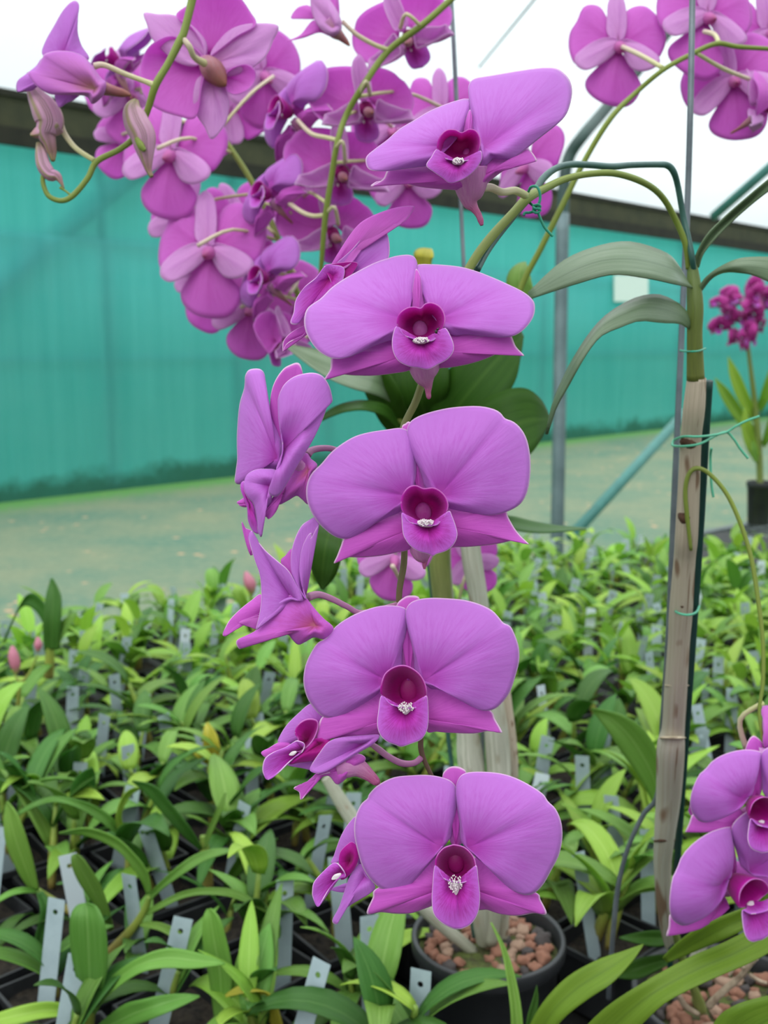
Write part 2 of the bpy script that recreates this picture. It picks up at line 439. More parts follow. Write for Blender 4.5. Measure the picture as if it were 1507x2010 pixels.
# net material: woven shade cloth, light comes through
def net_material():
    m, nt, out = mat('shade_net_teal'); N = NT(nt)
    g = N.n('ShaderNodeNewGeometry'); sp = N.n('ShaderNodeSeparateXYZ'); N.l(g.outputs['Position'], sp.inputs[0])
    z = sp.outputs['Z']
    along = N.math('ADD', N.math('MULTIPLY', sp.outputs['X'], wdir.x), N.math('MULTIPLY', sp.outputs['Y'], wdir.y))
    v1 = N.comb(N.math('MULTIPLY', along, 9.0), N.math('MULTIPLY', z, 0.35))
    n1 = N.noise(1.0, v1, 4, 0.6)
    v2 = N.comb(N.math('MULTIPLY', along, 70.0), N.math('MULTIPLY', z, 1.2))
    n2 = N.noise(1.0, v2, 2, 0.5)
    v3 = N.comb(N.math('MULTIPLY', along, 0.5), N.math('MULTIPLY', z, 1.3))
    n3 = N.noise(1.0, v3, 3, 0.5)
    col = N.mix(N.ramp(n1, [(0.3, (0, 0, 0, 1)), (0.7, (1, 1, 1, 1))]), srgb(104, 198, 196), srgb(120, 208, 206))
    col = N.mix(N.math('MULTIPLY', N.ramp(n2, [(0.4, (0, 0, 0, 1)), (0.6, (1, 1, 1, 1))]), 0.25), col, srgb(98, 182, 180))
    col = N.mix(N.math('MULTIPLY', N.ramp(n3, [(0.4, (0, 0, 0, 1)), (0.65, (1, 1, 1, 1))]), 0.35), col, srgb(132, 208, 206))
    # dirt splashed along the foot of the net
    zz = N.math('ADD', z, N.math('MULTIPLY', N.noise(2.2, g.outputs['Position'], 5, 0.7), 0.5))
    col = N.mix(N.ramp(zz, [(0.0, (1, 1, 1, 1)), (0.35, (0.8, 0.8, 0.8, 1)), (0.52, (0, 0, 0, 1))]), col, srgb(70, 120, 100))
    p = N.n('ShaderNodeBsdfDiffuse'); N.l(col, p.inputs[0])
    t = N.n('ShaderNodeBsdfTranslucent'); N.l(col, t.inputs[0])
    mx = N.n('ShaderNodeMixShader'); mx.inputs[0].default_value = 0.62
    N.l(p.outputs[0], mx.inputs[1]); N.l(t.outputs[0], mx.inputs[2])
    tr = N.n('ShaderNodeBsdfTransparent'); tr.inputs[0].default_value = srgb(150, 225, 210)
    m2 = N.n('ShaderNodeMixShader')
    # clearer above the seam: the brighter background is put into the cloth
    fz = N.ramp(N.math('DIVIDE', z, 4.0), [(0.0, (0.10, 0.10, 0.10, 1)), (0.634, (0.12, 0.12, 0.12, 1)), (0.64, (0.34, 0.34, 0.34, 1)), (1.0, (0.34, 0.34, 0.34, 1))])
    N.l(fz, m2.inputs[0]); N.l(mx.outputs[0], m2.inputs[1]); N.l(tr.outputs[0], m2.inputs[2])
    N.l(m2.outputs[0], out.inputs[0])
    return m
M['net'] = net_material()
mb = MB()
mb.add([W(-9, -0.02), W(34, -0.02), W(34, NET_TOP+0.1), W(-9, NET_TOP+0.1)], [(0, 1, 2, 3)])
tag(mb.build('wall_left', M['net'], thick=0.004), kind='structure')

M['beam'] = simple_mat('beam_weathered_timber', srgb(50, 54, 38), 0.85, 0, 3.2, srgb(70, 70, 48), bstr=0.6, bdist=0.01)
M['beam_dark'] = simple_mat('beam_dark_timber', srgb(30, 30, 22), 0.85, 0, 5, srgb(44, 44, 32), bstr=0.6, bdist=0.01)  # darker tone for the strips along the beam's top and bottom
tag(quad_slab('trim_1', -9, 34, NET_TOP+0.08, BEAM_TOP, 0.12, 0.10, M['beam']), kind='structure')
tag(quad_slab('trim_2', -9, 34, NET_TOP, NET_TOP+0.16, 0.16, 0.06, M['beam_dark']), kind='structure')
tag(quad_slab('trim_3', -9, 34, BEAM_TOP-0.03, BEAM_TOP+0.03, 0.15, 0.14, M['beam_dark']), kind='structure')

# roof of translucent polythene
m, nt, out = mat('roof_polythene'); N = NT(nt)
tc = N.n('ShaderNodeTexCoord')
nz = N.noise(0.8, tc.outputs['Object'], 4, 0.6)
rc = N.mix(nz, srgb(236, 246, 248), srgb(250, 253, 253))
df = N.n('ShaderNodeBsdfTranslucent'); N.l(rc, df.inputs[0])
tr = N.n('ShaderNodeBsdfTransparent'); tr.inputs[0].default_value = (0.97, 0.985, 0.99, 1)
mx = N.n('ShaderNodeMixShader'); mx.inputs[0].default_value = 0.72
N.l(df.outputs[0], mx.inputs[1]); N.l(tr.outputs[0], mx.inputs[2]); N.l(mx.outputs[0], out.inputs[0])
M['roof'] = m
mb = MB()
prof = [(0.0, BEAM_TOP), (1.0, BEAM_TOP+0.75), (2.2, BEAM_TOP+1.45), (3.6, BEAM_TOP+1.95), (5.2, BEAM_TOP+2.2), (14, BEAM_TOP+2.25)]
vs, fs = [], []
for s in (-9, 34):
    for o_, z_ in prof: vs.append(W(s, z_, o_))
k = len(prof)
for i in range(k-1): fs.append((i, i+1, k+i+1, k+i))
mb.add(vs, fs)
tag(mb.build('ceiling', M['roof'], thick=0.002), kind='structure')

# floor: gravel and fallen leaves, teal haze of netting put into the colour, a weedy strip at the foot of the net
m, nt, out = mat('floor_gravel_hazed'); N = NT(nt)
g = N.n('ShaderNodeNewGeometry'); sp = N.n('ShaderNodeSeparateXYZ'); N.l(g.outputs['Position'], sp.inputs[0])
n1 = N.noise(0.9, g.outputs['Position'], 5, 0.6)
n2 = N.noise(14, g.outputs['Position'], 3, 0.6)
col = N.mix(N.ramp(n1, [(0.35, (0, 0, 0, 1)), (0.65, (1, 1, 1, 1))]), srgb(94, 124, 106), srgb(128, 136, 110))
col = N.mix(N.math('MULTIPLY', N.ramp(n2, [(0.45, (0, 0, 0, 1)), (0.7, (1, 1, 1, 1))]), 0.5), col, srgb(138, 146, 118))
vo = N.n('ShaderNodeTexVoronoi'); vo.inputs['Scale'].default_value = 5.5
N.l(g.outputs['Position'], vo.inputs['Vector'])
spots = N.ramp(vo.outputs['Distance'], [(0.10, (1, 1, 1, 1)), (0.2, (0, 0, 0, 1))])
sel = N.ramp(N.noise(3.0, g.outputs['Position'], 2), [(0.5, (0, 0, 0, 1)), (0.56, (1, 1, 1, 1))])
col = N.mix(N.math('MULTIPLY', N.math('MULTIPLY', spots, sel), 0.85), col, srgb(206, 164, 128))
dd = N.math('SUBTRACT', N.math('ADD', N.math('MULTIPLY', sp.outputs['X'], nin.x), N.math('MULTIPLY', sp.outputs['Y'], nin.y)), W0.dot(nin))
dd = N.math('ADD', dd, N.math('MULTIPLY', N.math('SUBTRACT', n2, 0.5), 0.9))
col = N.mix(N.ramp(dd, [(0.0, (1, 1, 1, 1)), (0.3, (0.8, 0.8, 0.8, 1)), (0.6, (0.15, 0.15, 0.15, 1)), (1.0, (0, 0, 0, 1))]), col, srgb(96, 150, 78))
N.surface(out, col, 0.9, 0, n2, 0.3, 0.4, 0.01)
M['floor'] = m
mb = MB()
mb.add([(-25, -8, 0), (40, -8, 0), (40, 45, 0), (-25, 45, 0)], [(0, 1, 2, 3)])
tag(mb.build('floor', M['floor'], thick=0.02), kind='structure')

# frame pipes of the tunnel
def pipe(name, pts, r, m, kind='structure'):
    mb = MB(); add_tube(mb, [tuple(p)+(r,) for p in pts], segs=12)
    return tag(mb.build(name, m), kind=kind)
dpo = 4.2
foot = P(1094, 1020, dpo); foot.z = 0.0
pipe('trim_4', [foot, P(1094, 1020, dpo), P(1099, 700, dpo), P(1104, 420, dpo)], 0.027, M['pipe'])
pipe('trim_5', [P(1104, 430, dpo), P(1108, 350, dpo), P(1118, 305, dpo), P(1145, 265, dpo), P(1190, 212, dpo+.2), P(1290, 90, dpo+.5), P(1420, -80, dpo+.9)], 0.024, M['pipe_dark'])
pipe('trim_6', [P(1345, 810, 6.25), P(1120, 1054, 5.4)], 0.03, M['brace'])
pipe('trim_7', [P(1520, 320, 6.5), P(1400, 425, 7.0)], 0.03, M['brace'])
pipe('trim_8', [P(1052, -5, 7.0), P(940, 132, 9.0)], 0.008, M['pipe'])
# braces standing outside, faint through the net
def onwall(u, v, off=0.06):
    r = (R_*((u-CX)/FPX) + U_*((CY-v)/FPX) + F_)
    k = (W0 + nin*off - CAM).dot(nin)/r.dot(nin)
    return CAM + r*k
pipe('trim_9', [onwall(340, 280, -0.14), onwall(150, 430, -0.14), onwall(-80, 620, -0.14)], 0.11, M['pipe_dark'])
pipe('trim_16', [W(-3, 2.52, -0.07), W(30, 2.52, -0.07)], 0.035, M['pipe_dark'])
pipe('trim_17', [W(-3, 1.35, -0.06), W(30, 1.35, -0.06)], 0.02, M['pipe_dark'])
for i, s in enumerate((1.25, 2.9, 4.3, 8.8, 13.0, 17.5)):
    pipe('trim_%d' % (10+i), [W(s, 0, -0.07), W(s, 3.4, -0.07)], 0.04, M['pipe_dark'])
# white notice fixed on the net
mb = MB(); c = P(1243, 566, 11.0)
sN = (c-W0).dot(wdir)
def onwall(u, v, off=0.06):
    r = (R_*((u-CX)/FPX) + U_*((CY-v)/FPX) + F_)
    k = (W0 + nin*off - CAM).dot(nin)/r.dot(nin)
    return CAM + r*k
a, b, c2, d2 = onwall(1206, 592), onwall(1272, 592), onwall(1272, 540), onwall(1206, 540)
bk = nin*-0.02
mb.add([a, b, c2, d2, a+bk, b+bk, c2+bk, d2+bk], [(0, 1, 2, 3), (7, 6, 5, 4), (0, 4, 5, 1), (1, 5, 6, 2), (2, 6, 7, 3), (3, 7, 4, 0)])
tag(mb.build('notice_board', simple_mat('notice_white', srgb(216, 232, 222), 0.6), smooth=False), 'small plain white board fixed on the teal net wall', 'notice board')
# pipe joint knobs etc. left out: nothing legible there

# ------------------------------------------------------------------ bench
BZ = 0.93
bench = thing('nursery_bench', 'long wire mesh nursery bench lined in black under the crowded seedlings', 'bench', (0.4, 1.6, 0))
e0 = Pz(-60, 1245, BZ+0.10); e1 = Pz(1260, 1010, BZ+0.10)
bdir = (e1-e0); bdir.z = 0; bdir.normalize()
bn = Vector((bdir.y, -bdir.x, 0))   # toward camera
E0 = Vector((e0.x, e0.y, 0))
def B(s, t, z=BZ): return E0 + bdir*s + bn*t + Vector((0, 0, z))
M['liner'] = simple_mat('bench_liner_black', srgb(22, 24, 24), 0.7, 0, 30, srgb(40, 40, 36), bstr=0.5, bdist=0.004)
M['mesh'] = simple_mat('bench_wire_grey', srgb(96, 104, 104), 0.5, 0, 20, srgb(70, 78, 78), metal=0.5)
def slab(mb, s0, s1, t0, t1, z0, z1):
    vs = [B(s0, t0, z0), B(s1, t0, z0), B(s1, t1, z0), B(s0, t1, z0), B(s0, t0, z1), B(s1, t0, z1), B(s1, t1, z1), B(s0, t1, z1)]
    mb.add(vs, [(0, 1, 2, 3), (7, 6, 5, 4), (0, 4, 5, 1), (1, 5, 6, 2), (2, 6, 7, 3), (3, 7, 4, 0)])
mb = MB(); slab(mb, -0.9, 2.35, -0.02, 2.7, BZ-0.012, BZ-0.006); mb.build('liner', M['liner'], bench, smooth=False)
mb = MB()
s = -0.9
while s < 4.4:
    slab(mb, s-.002, s+.002, -0.05, 2.7, BZ-0.018, BZ-0.012); s += 0.05
t = -0.04
while t < 2.7:
    slab(mb, -0.9, 4.4, t-.002, t+.002, BZ-0.014, BZ-0.008); t += 0.05
w = mb.build('wire_mesh', M['mesh'], bench, smooth=False)
mb = MB()
for (a0, a1, t0, t1) in ((-.9, 4.4, -.07, -.04), (-.9, 4.4, 2.7, 2.73), (-.93, -.9, -.07, 2.73), (4.4, 4.43, -.07, 2.73)):
    slab(mb, a0, a1, t0, t1, BZ-0.05, BZ-0.005)
mb.build('frame', M['mesh'], bench, smooth=False)
for (a0, t0) in ((-0.8, 0), (1.7, 0), (4.3, 0), (-0.8, 2.6), (1.7, 2.6), (4.3, 2.6)):
    mb = MB(); slab(mb, a0-.02, a0+.02, t0-.02, t0+.02, 0, BZ-0.02); mb.build('leg', M['mesh'], bench, smooth=False)

# ------------------------------------------------------------------ flower building
def mapper(d0):
    k = d0/FPX
    return lambda u, v, dz: P(u, v, d0 + dz*k)

def blade(mb, mp, base, outline, dz0=0, back=20, bulge=10, wave=4, wk=3, ph=0.0, grad=(0, 0), g0=None, N=84, rings=13, crease=4, mi=0, basedz=None):
    pts = catmull(outline, N, closed=True)
    g0 = g0 or base
    bz = dz0 if basedz is None else basedz
    vs = [mp(base[0], base[1], bz + grad[0]*(base[0]-g0[0]) + grad[1]*(base[1]-g0[1]))]
    uvs = [(0.5, 0)]
    fs = []
    for j in range(1, rings+1):
        r = (j/rings)**0.8
        if j == rings: r = 1.0
        for i, p in enumerate(pts):
            t = i/N
            u = base[0] + (p[0]-base[0])*r; v = base[1] + (p[1]-base[1])*r
            z = bz + (dz0-bz)*min(1, r*2) + back*r*r - bulge*math.sin(PI*r)*math.sin(PI*t) + wave*r**3*math.sin(2*PI*wk*t+ph)
            z += crease*math.exp(-((t-0.5)/0.05)**2)*math.sin(PI*min(1, r*1.0))
            z += grad[0]*(u-g0[0]) + grad[1]*(v-g0[1])
            vs.append(mp(u, v, z)); uvs.append((t, r))
    for i in range(N):
        fs.append((0, 1+i, 1+(i+1) % N))
    for j in range(rings-1):
        for i in range(N):
            a = 1+j*N+i; b = 1+j*N+(i+1) % N
            fs.append((a, a+N, b+N, b))
    mb.add(vs, fs, uvs, mi)

def cup(mb, mp, rim, cen, z_rim, z_deep, N=56, rings=10, mi=0, flare=5):
    pts = catmull(rim, N, closed=True)
    vs, uvs, fs = [mp(cen[0], cen[1], z_deep)], [(0.5, 0)], []
    for j in range(1, rings+1):
        r = j/rings
        for i, p in enumerate(pts):
            u = cen[0]+(p[0]-cen[0])*(r**0.55); v = cen[1]+(p[1]-cen[1])*(r**0.55)
            z = z_deep + (z_rim-z_deep)*r**1.6
            if p[1] > cen[1]: z += 22*r*r*min(1, (p[1]-cen[1])/max(1e-6, max(q[1] for q in pts)-cen[1])*1.3)
            if r > 0.93: z += flare
            vs.append(mp(u, v, z)); uvs.append((i/N, r))
    for i in range(N): fs.append((0, 1+i, 1+(i+1) % N))
    for j in range(rings-1):
        for i in range(N):
            a = 1+j*N+i; b = 1+j*N+(i+1) % N
            fs.append((a, a+N, b+N, b))
    mb.add(vs, fs, uvs, mi)

def tr(pts, ox, oy, s): return [(ox+p[0]/s, oy+p[1]/s) for p in pts]

def rows_to_outline(o): return o

def front_flower(parent, d0, off, F, label=None, dorsal_mat='sepal', mname='petal'):
    """F: dict of traced outlines in the crop frame off=(ox,oy,s)"""
    mp = mapper(d0); ox, oy, s = off
    T = lambda pts: tr(pts, ox, oy, s)
    T1 = lambda p: tr([p], ox, oy, s)[0]
    cx_, cy_ = T1(F['c'])
    # flower base body: the spur (mentum) behind and below the lip
    mb = MB()
    me = F['mentum']
    k = d0/FPX
    pts = []
    for (a, b, z, w) in me:
        u, v = T1((a, b)); q = mp(u, v, z); pts.append(tuple(q)+(w/s/2*k,))
    add_tube(mb, pts, segs=16)
    fl = mb.build('flower', M['mentum'], parent)
    if label: fl['label'] = label
    def part(name, key, mk, **kw):
        b0, ol = F[key]
        m_ = MB(); blade(m_, mp, T1(b0), T(ol), **kw)
        return m_.build(name, M[mk], fl, thick=0.00035)
    part('sepal', 'ds', dorsal_mat, dz0=26, back=18, bulge=4, wave=3, basedz=22)
    for kk in ('ll', 'rl'):
        b0, ol = F[kk]
        top_ = [(p[0], p[1]-34 if i < 4 else p[1]) for i, p in enumerate(ol)]
        F = dict(F); F[kk] = (b0, top_)
    part('sepal', 'll', 'sepal', dz0=16, back=26, bulge=10, wave=6, wk=2, ph=1, basedz=20, crease=5)
    part('sepal', 'rl', 'sepal', dz0=16, back=26, bulge=10, wave=6, wk=2, ph=2, basedz=20, crease=5)
    part('petal', 'lp', mname, dz0=4, back=F.get('pb', 22), bulge=16, wave=5, wk=3, ph=F.get('ph', 0), basedz=12, grad=F.get('gl', (0, 0)), g0=(cx_, cy_))
    part('petal', 'rp', mname, dz0=0, back=F.get('pb', 22), bulge=16, wave=5, wk=3, ph=F.get('ph', 0)+2, basedz=10, grad=F.get('gr', (0, 0)), g0=(cx_, cy_))
    # lip: middle lobe with the throat between the side lobes
    m_ = MB(); b0, ol = F['mid']
    blade(m_, mp, T1(b0), T(ol), dz0=-26, back=F.get('midback', -6), bulge=10, wave=2, wk=3, basedz=-8, crease=6)
    lip = m_.build('lip', M['lip'], fl, thick=0.00035)
    m_ = MB(); cu = T1(F['deep'])
    cup(m_, mp, T(F['throat']), cu, -34, 34)
    m_.build('throat', M['throat_light' if 'colm' in F else 'throat'], fl, thick=0.0003)
    # column inside the throat
    m_ = MB(); u, v = T1(F['col']); cw = F.get('colw', 44)/s
    add_ball(m_, lambda x, y, z: mp(x, y, z), (u, v, 28), (cw*0.5, cw*0.66, 9), 18, 12)
    m_.build('column', M[F.get('colm', 'column_deep')], fl)
    m_ = MB(); cl = T(F['callus']); uc = sum(p[0] for p in cl)/len(cl); vc = sum(p[1] for p in cl)/len(cl)
    blade(m_, mp, (uc, vc), cl, dz0=-32, back=6, bulge=0, wave=0, basedz=-36, N=36, rings=4, crease=0)
    rr = random.Random(3)
    for i in range(60):
        a = rr.random()*2*PI; q = rr.random()**.5*0.85
        pu = uc + q*(max(p[0] for p in cl)-uc)*math.cos(a); pv = vc + q*(max(p[1] for p in cl)-vc)*math.sin(a) - 1
        add_ball(m_, lambda x, y, z: mp(x, y, z), (pu, pv, -35), (1.1, 2.0, 3.5), 7, 5)
    m_.build('callus', M['white'], fl)
    return fl

F3 = dict(c=(800, 650), deep=(800, 700),
 lp=((700, 610), [(720, 560), (742, 480), (744, 400), (735, 300), (715, 240), (690, 205), (640, 190), (560, 200), (460, 215), (370, 240), (290, 285), (220, 340), (160, 410), (100, 470), (70, 540), (68, 620), (90, 690), (130, 760), (190, 820), (250, 860), (310, 870), (380, 850), (440, 810), (500, 770), (560, 740), (620, 715), (665, 680)]),
 rp=((890, 600), [(830, 590), (800, 550), (785, 500), (765, 440), (730, 370), (705, 300), (690, 230), (692, 180), (720, 140), (790, 105), (900, 75), (1000, 60), (1120, 55), (1210, 70), (1260, 95), (1290, 130), (1340, 150), (1385, 190), (1420, 250), (1440, 330), (1447, 420), (1440, 520), (1420, 600), (1380, 660), (1310, 700), (1230, 722), (1150, 722), (1060, 705), (980, 690), (920, 670)]),
 ds=((760, 600), [(725, 580), (718, 470), (700, 300), (655, 190), (680, 160), (705, 152), (745, 200), (775, 350), (802, 500), (805, 590)]),
 ll=((740, 800), [(680, 700), (600, 730), (500, 760), (380, 820), (300, 870), (278, 920), (255, 980), (238, 1022), (300, 985), (400, 985), (520, 975), (620, 955), (700, 935), (740, 880)]),
 rl=((890, 790), [(940, 690), (1000, 700), (1150, 715), (1280, 712), (1310, 740), (1350, 810), (1390, 860), (1437, 906), (1385, 880), (1340, 880), (1250, 900), (1120, 915), (1000, 920), (930, 900)]),
 mid=((812, 790), [(700, 770), (655, 710), (655, 770), (662, 840), (680, 880), (710, 918), (760, 950), (820, 965), (846, 978), (870, 965), (930, 945), (975, 905), (996, 850), (985, 790), (965, 735), (945, 700), (900, 760), (850, 790)]),
 throat=[(650, 640), (662, 595), (695, 555), (740, 543), (790, 562), (850, 558), (900, 585), (932, 630), (938, 685), (900, 755), (850, 780), (800, 790), (740, 780), (690, 740), (655, 695)],
 col=(785, 715), colw=105, colm='column', callus=[(742, 768), (775, 755), (830, 755), (858, 765), (845, 795), (800, 800), (760, 790)],
 mentum=[(780, 850, 40, 150), (770, 930, 46, 140), (785, 985, 52, 100), (795, 1015, 54, 40), (793, 1035, 54, 26), (795, 1058, 54, 16)])
F4 = dict(c=(700, 600), deep=(705, 620),
 lp=((600, 560), [(660, 500), (688, 470), (690, 400), (700, 330), (715, 260), (718, 180), (712, 140), (690, 125), (640, 117), (560, 120), (470, 145), (380, 185), (300, 240), (240, 310), (190, 340), (150, 400), (120, 470), (108, 540), (112, 600), (130, 660), (160, 710), (210, 765), (270, 780), (330, 765), (400, 730), (470, 690), (530, 650), (570, 610)]),
 rp=((820, 560), [(770, 500), (765, 440), (748, 340), (722, 240), (712, 160), (730, 110), (780, 82), (860, 72), (960, 75), (1060, 85), (1150, 110), (1220, 145), (1260, 185), (1290, 220), (1330, 240), (1360, 300), (1380, 370), (1380, 450), (1360, 530), (1330, 620), (1290, 680), (1240, 725), (1180, 738), (1110, 715), (1040, 675), (970, 635), (900, 610), (850, 600)]),
 ds=((730, 560), [(692, 540), (685, 350), (675, 200), (658, 115), (700, 70), (740, 57), (790, 70), (778, 140), (768, 300), (775, 520)]),
 ll=((650, 780), [(580, 625), (480, 690), (380, 740), (280, 780), (215, 780), (190, 850), (163, 935), (200, 905), (280, 900), (400, 905), (500, 890), (570, 880), (640, 850)]),
 rl=((760, 780), [(820, 610), (900, 620), (1000, 660), (1100, 710), (1215, 740), (1240, 790), (1281, 868), (1230, 850), (1130, 870), (1000, 868), (900, 860), (830, 840)]),
 mid=((705, 725), [(620, 700), (567, 650), (550, 740), (543, 820), (560, 880), (600, 920), (650, 940), (687, 951), (740, 935), (800, 910), (830, 870), (843, 820), (845, 740), (836, 650), (800, 700), (750, 725)]),
 throat=[(565, 640), (568, 580), (590, 520), (640, 482), (697, 470), (750, 488), (800, 530), (830, 590), (835, 650), (815, 690), (770, 712), (710, 722), (650, 715), (600, 690)],
 col=(735, 620), colw=120, callus=[(660, 712), (690, 703), (740, 703), (768, 706), (745, 735), (712, 762), (685, 740)],
 mentum=[(705, 780, 45, 130), (705, 850, 60, 100), (705, 890, 75, 50)])
F5 = dict(c=(930, 700), deep=(930, 760),
 lp=((860, 665), [(890, 640), (908, 610), (915, 560), (932, 480), (930, 400), (910, 365), (870, 345), (800, 333), (720, 335), (640, 345), (570, 380), (530, 420), (520, 442), (490, 470), (465, 530), (460, 600), (475, 680), (500, 760), (540, 820), (590, 860), (640, 865), (700, 850), (740, 815), (790, 760), (835, 710)]),
 rp=((985, 668), [(955, 640), (948, 560), (937, 480), (930, 400), (945, 345), (980, 322), (1050, 318), (1130, 325), (1200, 345), (1270, 380), (1330, 420), (1355, 455), (1390, 490), (1415, 550), (1420, 620), (1405, 700), (1370, 770), (1330, 840), (1280, 883), (1220, 878), (1160, 840), (1110, 790), (1060, 740), (1020, 710)]),
 ds=((930, 660), [(905, 640), (908, 500), (890, 390), (868, 340), (880, 310), (910, 293), (950, 297), (975, 320), (957, 370), (945, 500), (958, 640)]),
 ll=((890, 850), [(835, 735), (790, 770), (740, 820), (690, 850), (560, 860), (545, 900), (518, 972), (580, 965), (650, 972), (720, 970), (780, 950), (830, 930), (870, 900)]),
 rl=((970, 850), [(1025, 735), (1090, 790), (1150, 840), (1210, 880), (1305, 880), (1320, 910), (1347, 974), (1290, 970), (1220, 982), (1140, 975), (1080, 955), (1010, 930)]),
 mid=((928, 830), [(870, 810), (833, 750), (822, 830), (818, 920), (830, 980), (870, 1020), (915, 1042), (935, 1045), (960, 1042), (1000, 1020), (1030, 970), (1040, 900), (1033, 820), (1022, 750), (990, 815), (950, 830)]),
 throat=[(835, 760), (840, 710), (870, 672), (905, 658), (925, 655), (970, 668), (1010, 710), (1023, 765), (1012, 805), (970, 822), (930, 835), (890, 822), (850, 800)],
 col=(930, 735), colw=80, callus=[(888, 818), (910, 822), (940, 820), (965, 816), (950, 850), (930, 888), (910, 855)],
 mentum=[(930, 860, 45, 120), (930, 930, 60, 90), (930, 970, 75, 50)])
F2 = dict(c=(775, 480), deep=(775, 450),
 lp=((690, 430), [(712, 370), (722, 330), (730, 260), (745, 200), (750, 120), (735, 75), (700, 60), (640, 65), (590, 78), (510, 105), (420, 150), (330, 200), (260, 250), (200, 310), (130, 360), (108, 420), (115, 490), (150, 560), (200, 615), (270, 648), (340, 645), (420, 615), (500, 575), (570, 550), (640, 520)]),
 rp=((860, 430), [(800, 360), (788, 325), (768, 260), (747, 200), (750, 125), (770, 114), (820, 114), (900, 118), (1000, 130), (1090, 155), (1180, 190), (1270, 230), (1350, 270), (1400, 310), (1418, 350), (1410, 410), (1370, 470), (1310, 515), (1230, 527), (1130, 520), (1030, 510), (930, 505)]),
 ds=((755, 400), [(720, 370), (722, 280), (735, 190), (745, 140), (765, 180), (778, 280), (792, 370)]),
 ll=((730, 620), [(620, 550), (500, 580), (400, 620), (275, 655), (255, 710), (223, 768), (290, 735), (380, 742), (500, 744), (620, 730), (700, 715), (740, 680)]),
 rl=((840, 610), [(930, 510), (1080, 515), (1200, 528), (1270, 530), (1310, 580), (1357, 632), (1290, 597), (1230, 610), (1120, 655), (1010, 685), (900, 700), (850, 680)]),
 mid=((775, 545), [(680, 520), (632, 465), (608, 530), (610, 600), (640, 660), (700, 692), (760, 702), (813, 710), (870, 682), (925, 650), (957, 600), (947, 540), (908, 475), (870, 520), (820, 550)]),
 throat=[(635, 450), (648, 395), (690, 362), (735, 355), (770, 362), (795, 338), (835, 332), (880, 355), (905, 400), (905, 450), (880, 500), (830, 545), (775, 560), (710, 555), (660, 510)],
 col=(765, 490), colw=90, colm='column', callus=[(722, 545), (760, 528), (800, 528), (828, 540), (800, 560), (775, 566), (740, 562)],
 mentum=[(790, 640, 40, 190), (790, 710, 40, 175), (795, 760, 44, 125), (810, 805, 48, 55), (812, 840, 50, 34), (815, 868, 50, 28), (815, 880, 50, 10)],
 gl=(0.0, -0.6), gr=(0.0, -0.6), ph=1)
F1 = dict(c=(690, 560), deep=(680, 570),
 lp=((610, 560), [(690, 470), (722, 400), (742, 330), (747, 260), (720, 250), (690, 253), (600, 280), (480, 330), (380, 390), (280, 450), (200, 520), (120, 580), (65, 630), (62, 680), (80, 710), (120, 722), (200, 722), (300, 708), (400, 695), (480, 680), (550, 620)]),
 rp=((840, 570), [(790, 500), (762, 440), (752, 350), (740, 250), (735, 170), (755, 130), (790, 112), (830, 105), (950, 85), (1100, 60), (1230, 45), (1310, 50), (1360, 80), (1400, 130), (1415, 200), (1400, 290), (1370, 360), (1310, 420), (1220, 490), (1120, 570), (1030, 635), (960, 645), (900, 640), (855, 680), (822, 690), (806, 640), (800, 560)]),
 ds=((735, 500), [(697, 475), (715, 400), (743, 322), (760, 380), (768, 480)]),
 ll=((690, 780), [(560, 700), (430, 698), (300, 715), (210, 745), (170, 780), (93, 822), (130, 795), (200, 790), (300, 800), (420, 825), (540, 838), (640, 845), (700, 850)]),
 rl=((820, 760), [(800, 640), (830, 610), (900, 640), (975, 670), (1040, 635), (1110, 580), (1150, 600), (1181, 657), (1120, 640), (1050, 665), (960, 720), (870, 790), (830, 840), (790, 850)]),
 mid=((665, 660), [(580, 640), (528, 580), (490, 630), (457, 685), (500, 725), (560, 765), (612, 801), (680, 785), (740, 750), (790, 700), (822, 640), (812, 590), (760, 640), (710, 655)]),
 throat=[(528, 570), (545, 500), (590, 455), (645, 452), (690, 470), (740, 448), (785, 460), (812, 510), (805, 580), (770, 630), (710, 650), (650, 668), (590, 655), (550, 625)],
 col=(725, 610), colw=60, colm='column', callus=[(625, 655), (655, 635), (695, 640), (714, 655), (690, 680), (640, 680)],
 mentum=[(745, 700, 34, 260), (748, 780, 40, 240), (745, 870, 48, 185), (748, 930, 52, 110), (772, 968, 54, 60), (800, 1010, 54, 44), (815, 1050, 54, 40), (822, 1080, 54, 22)],
 gl=(0.1, -0.6), gr=(0.15, -0.5), ph=2.5)

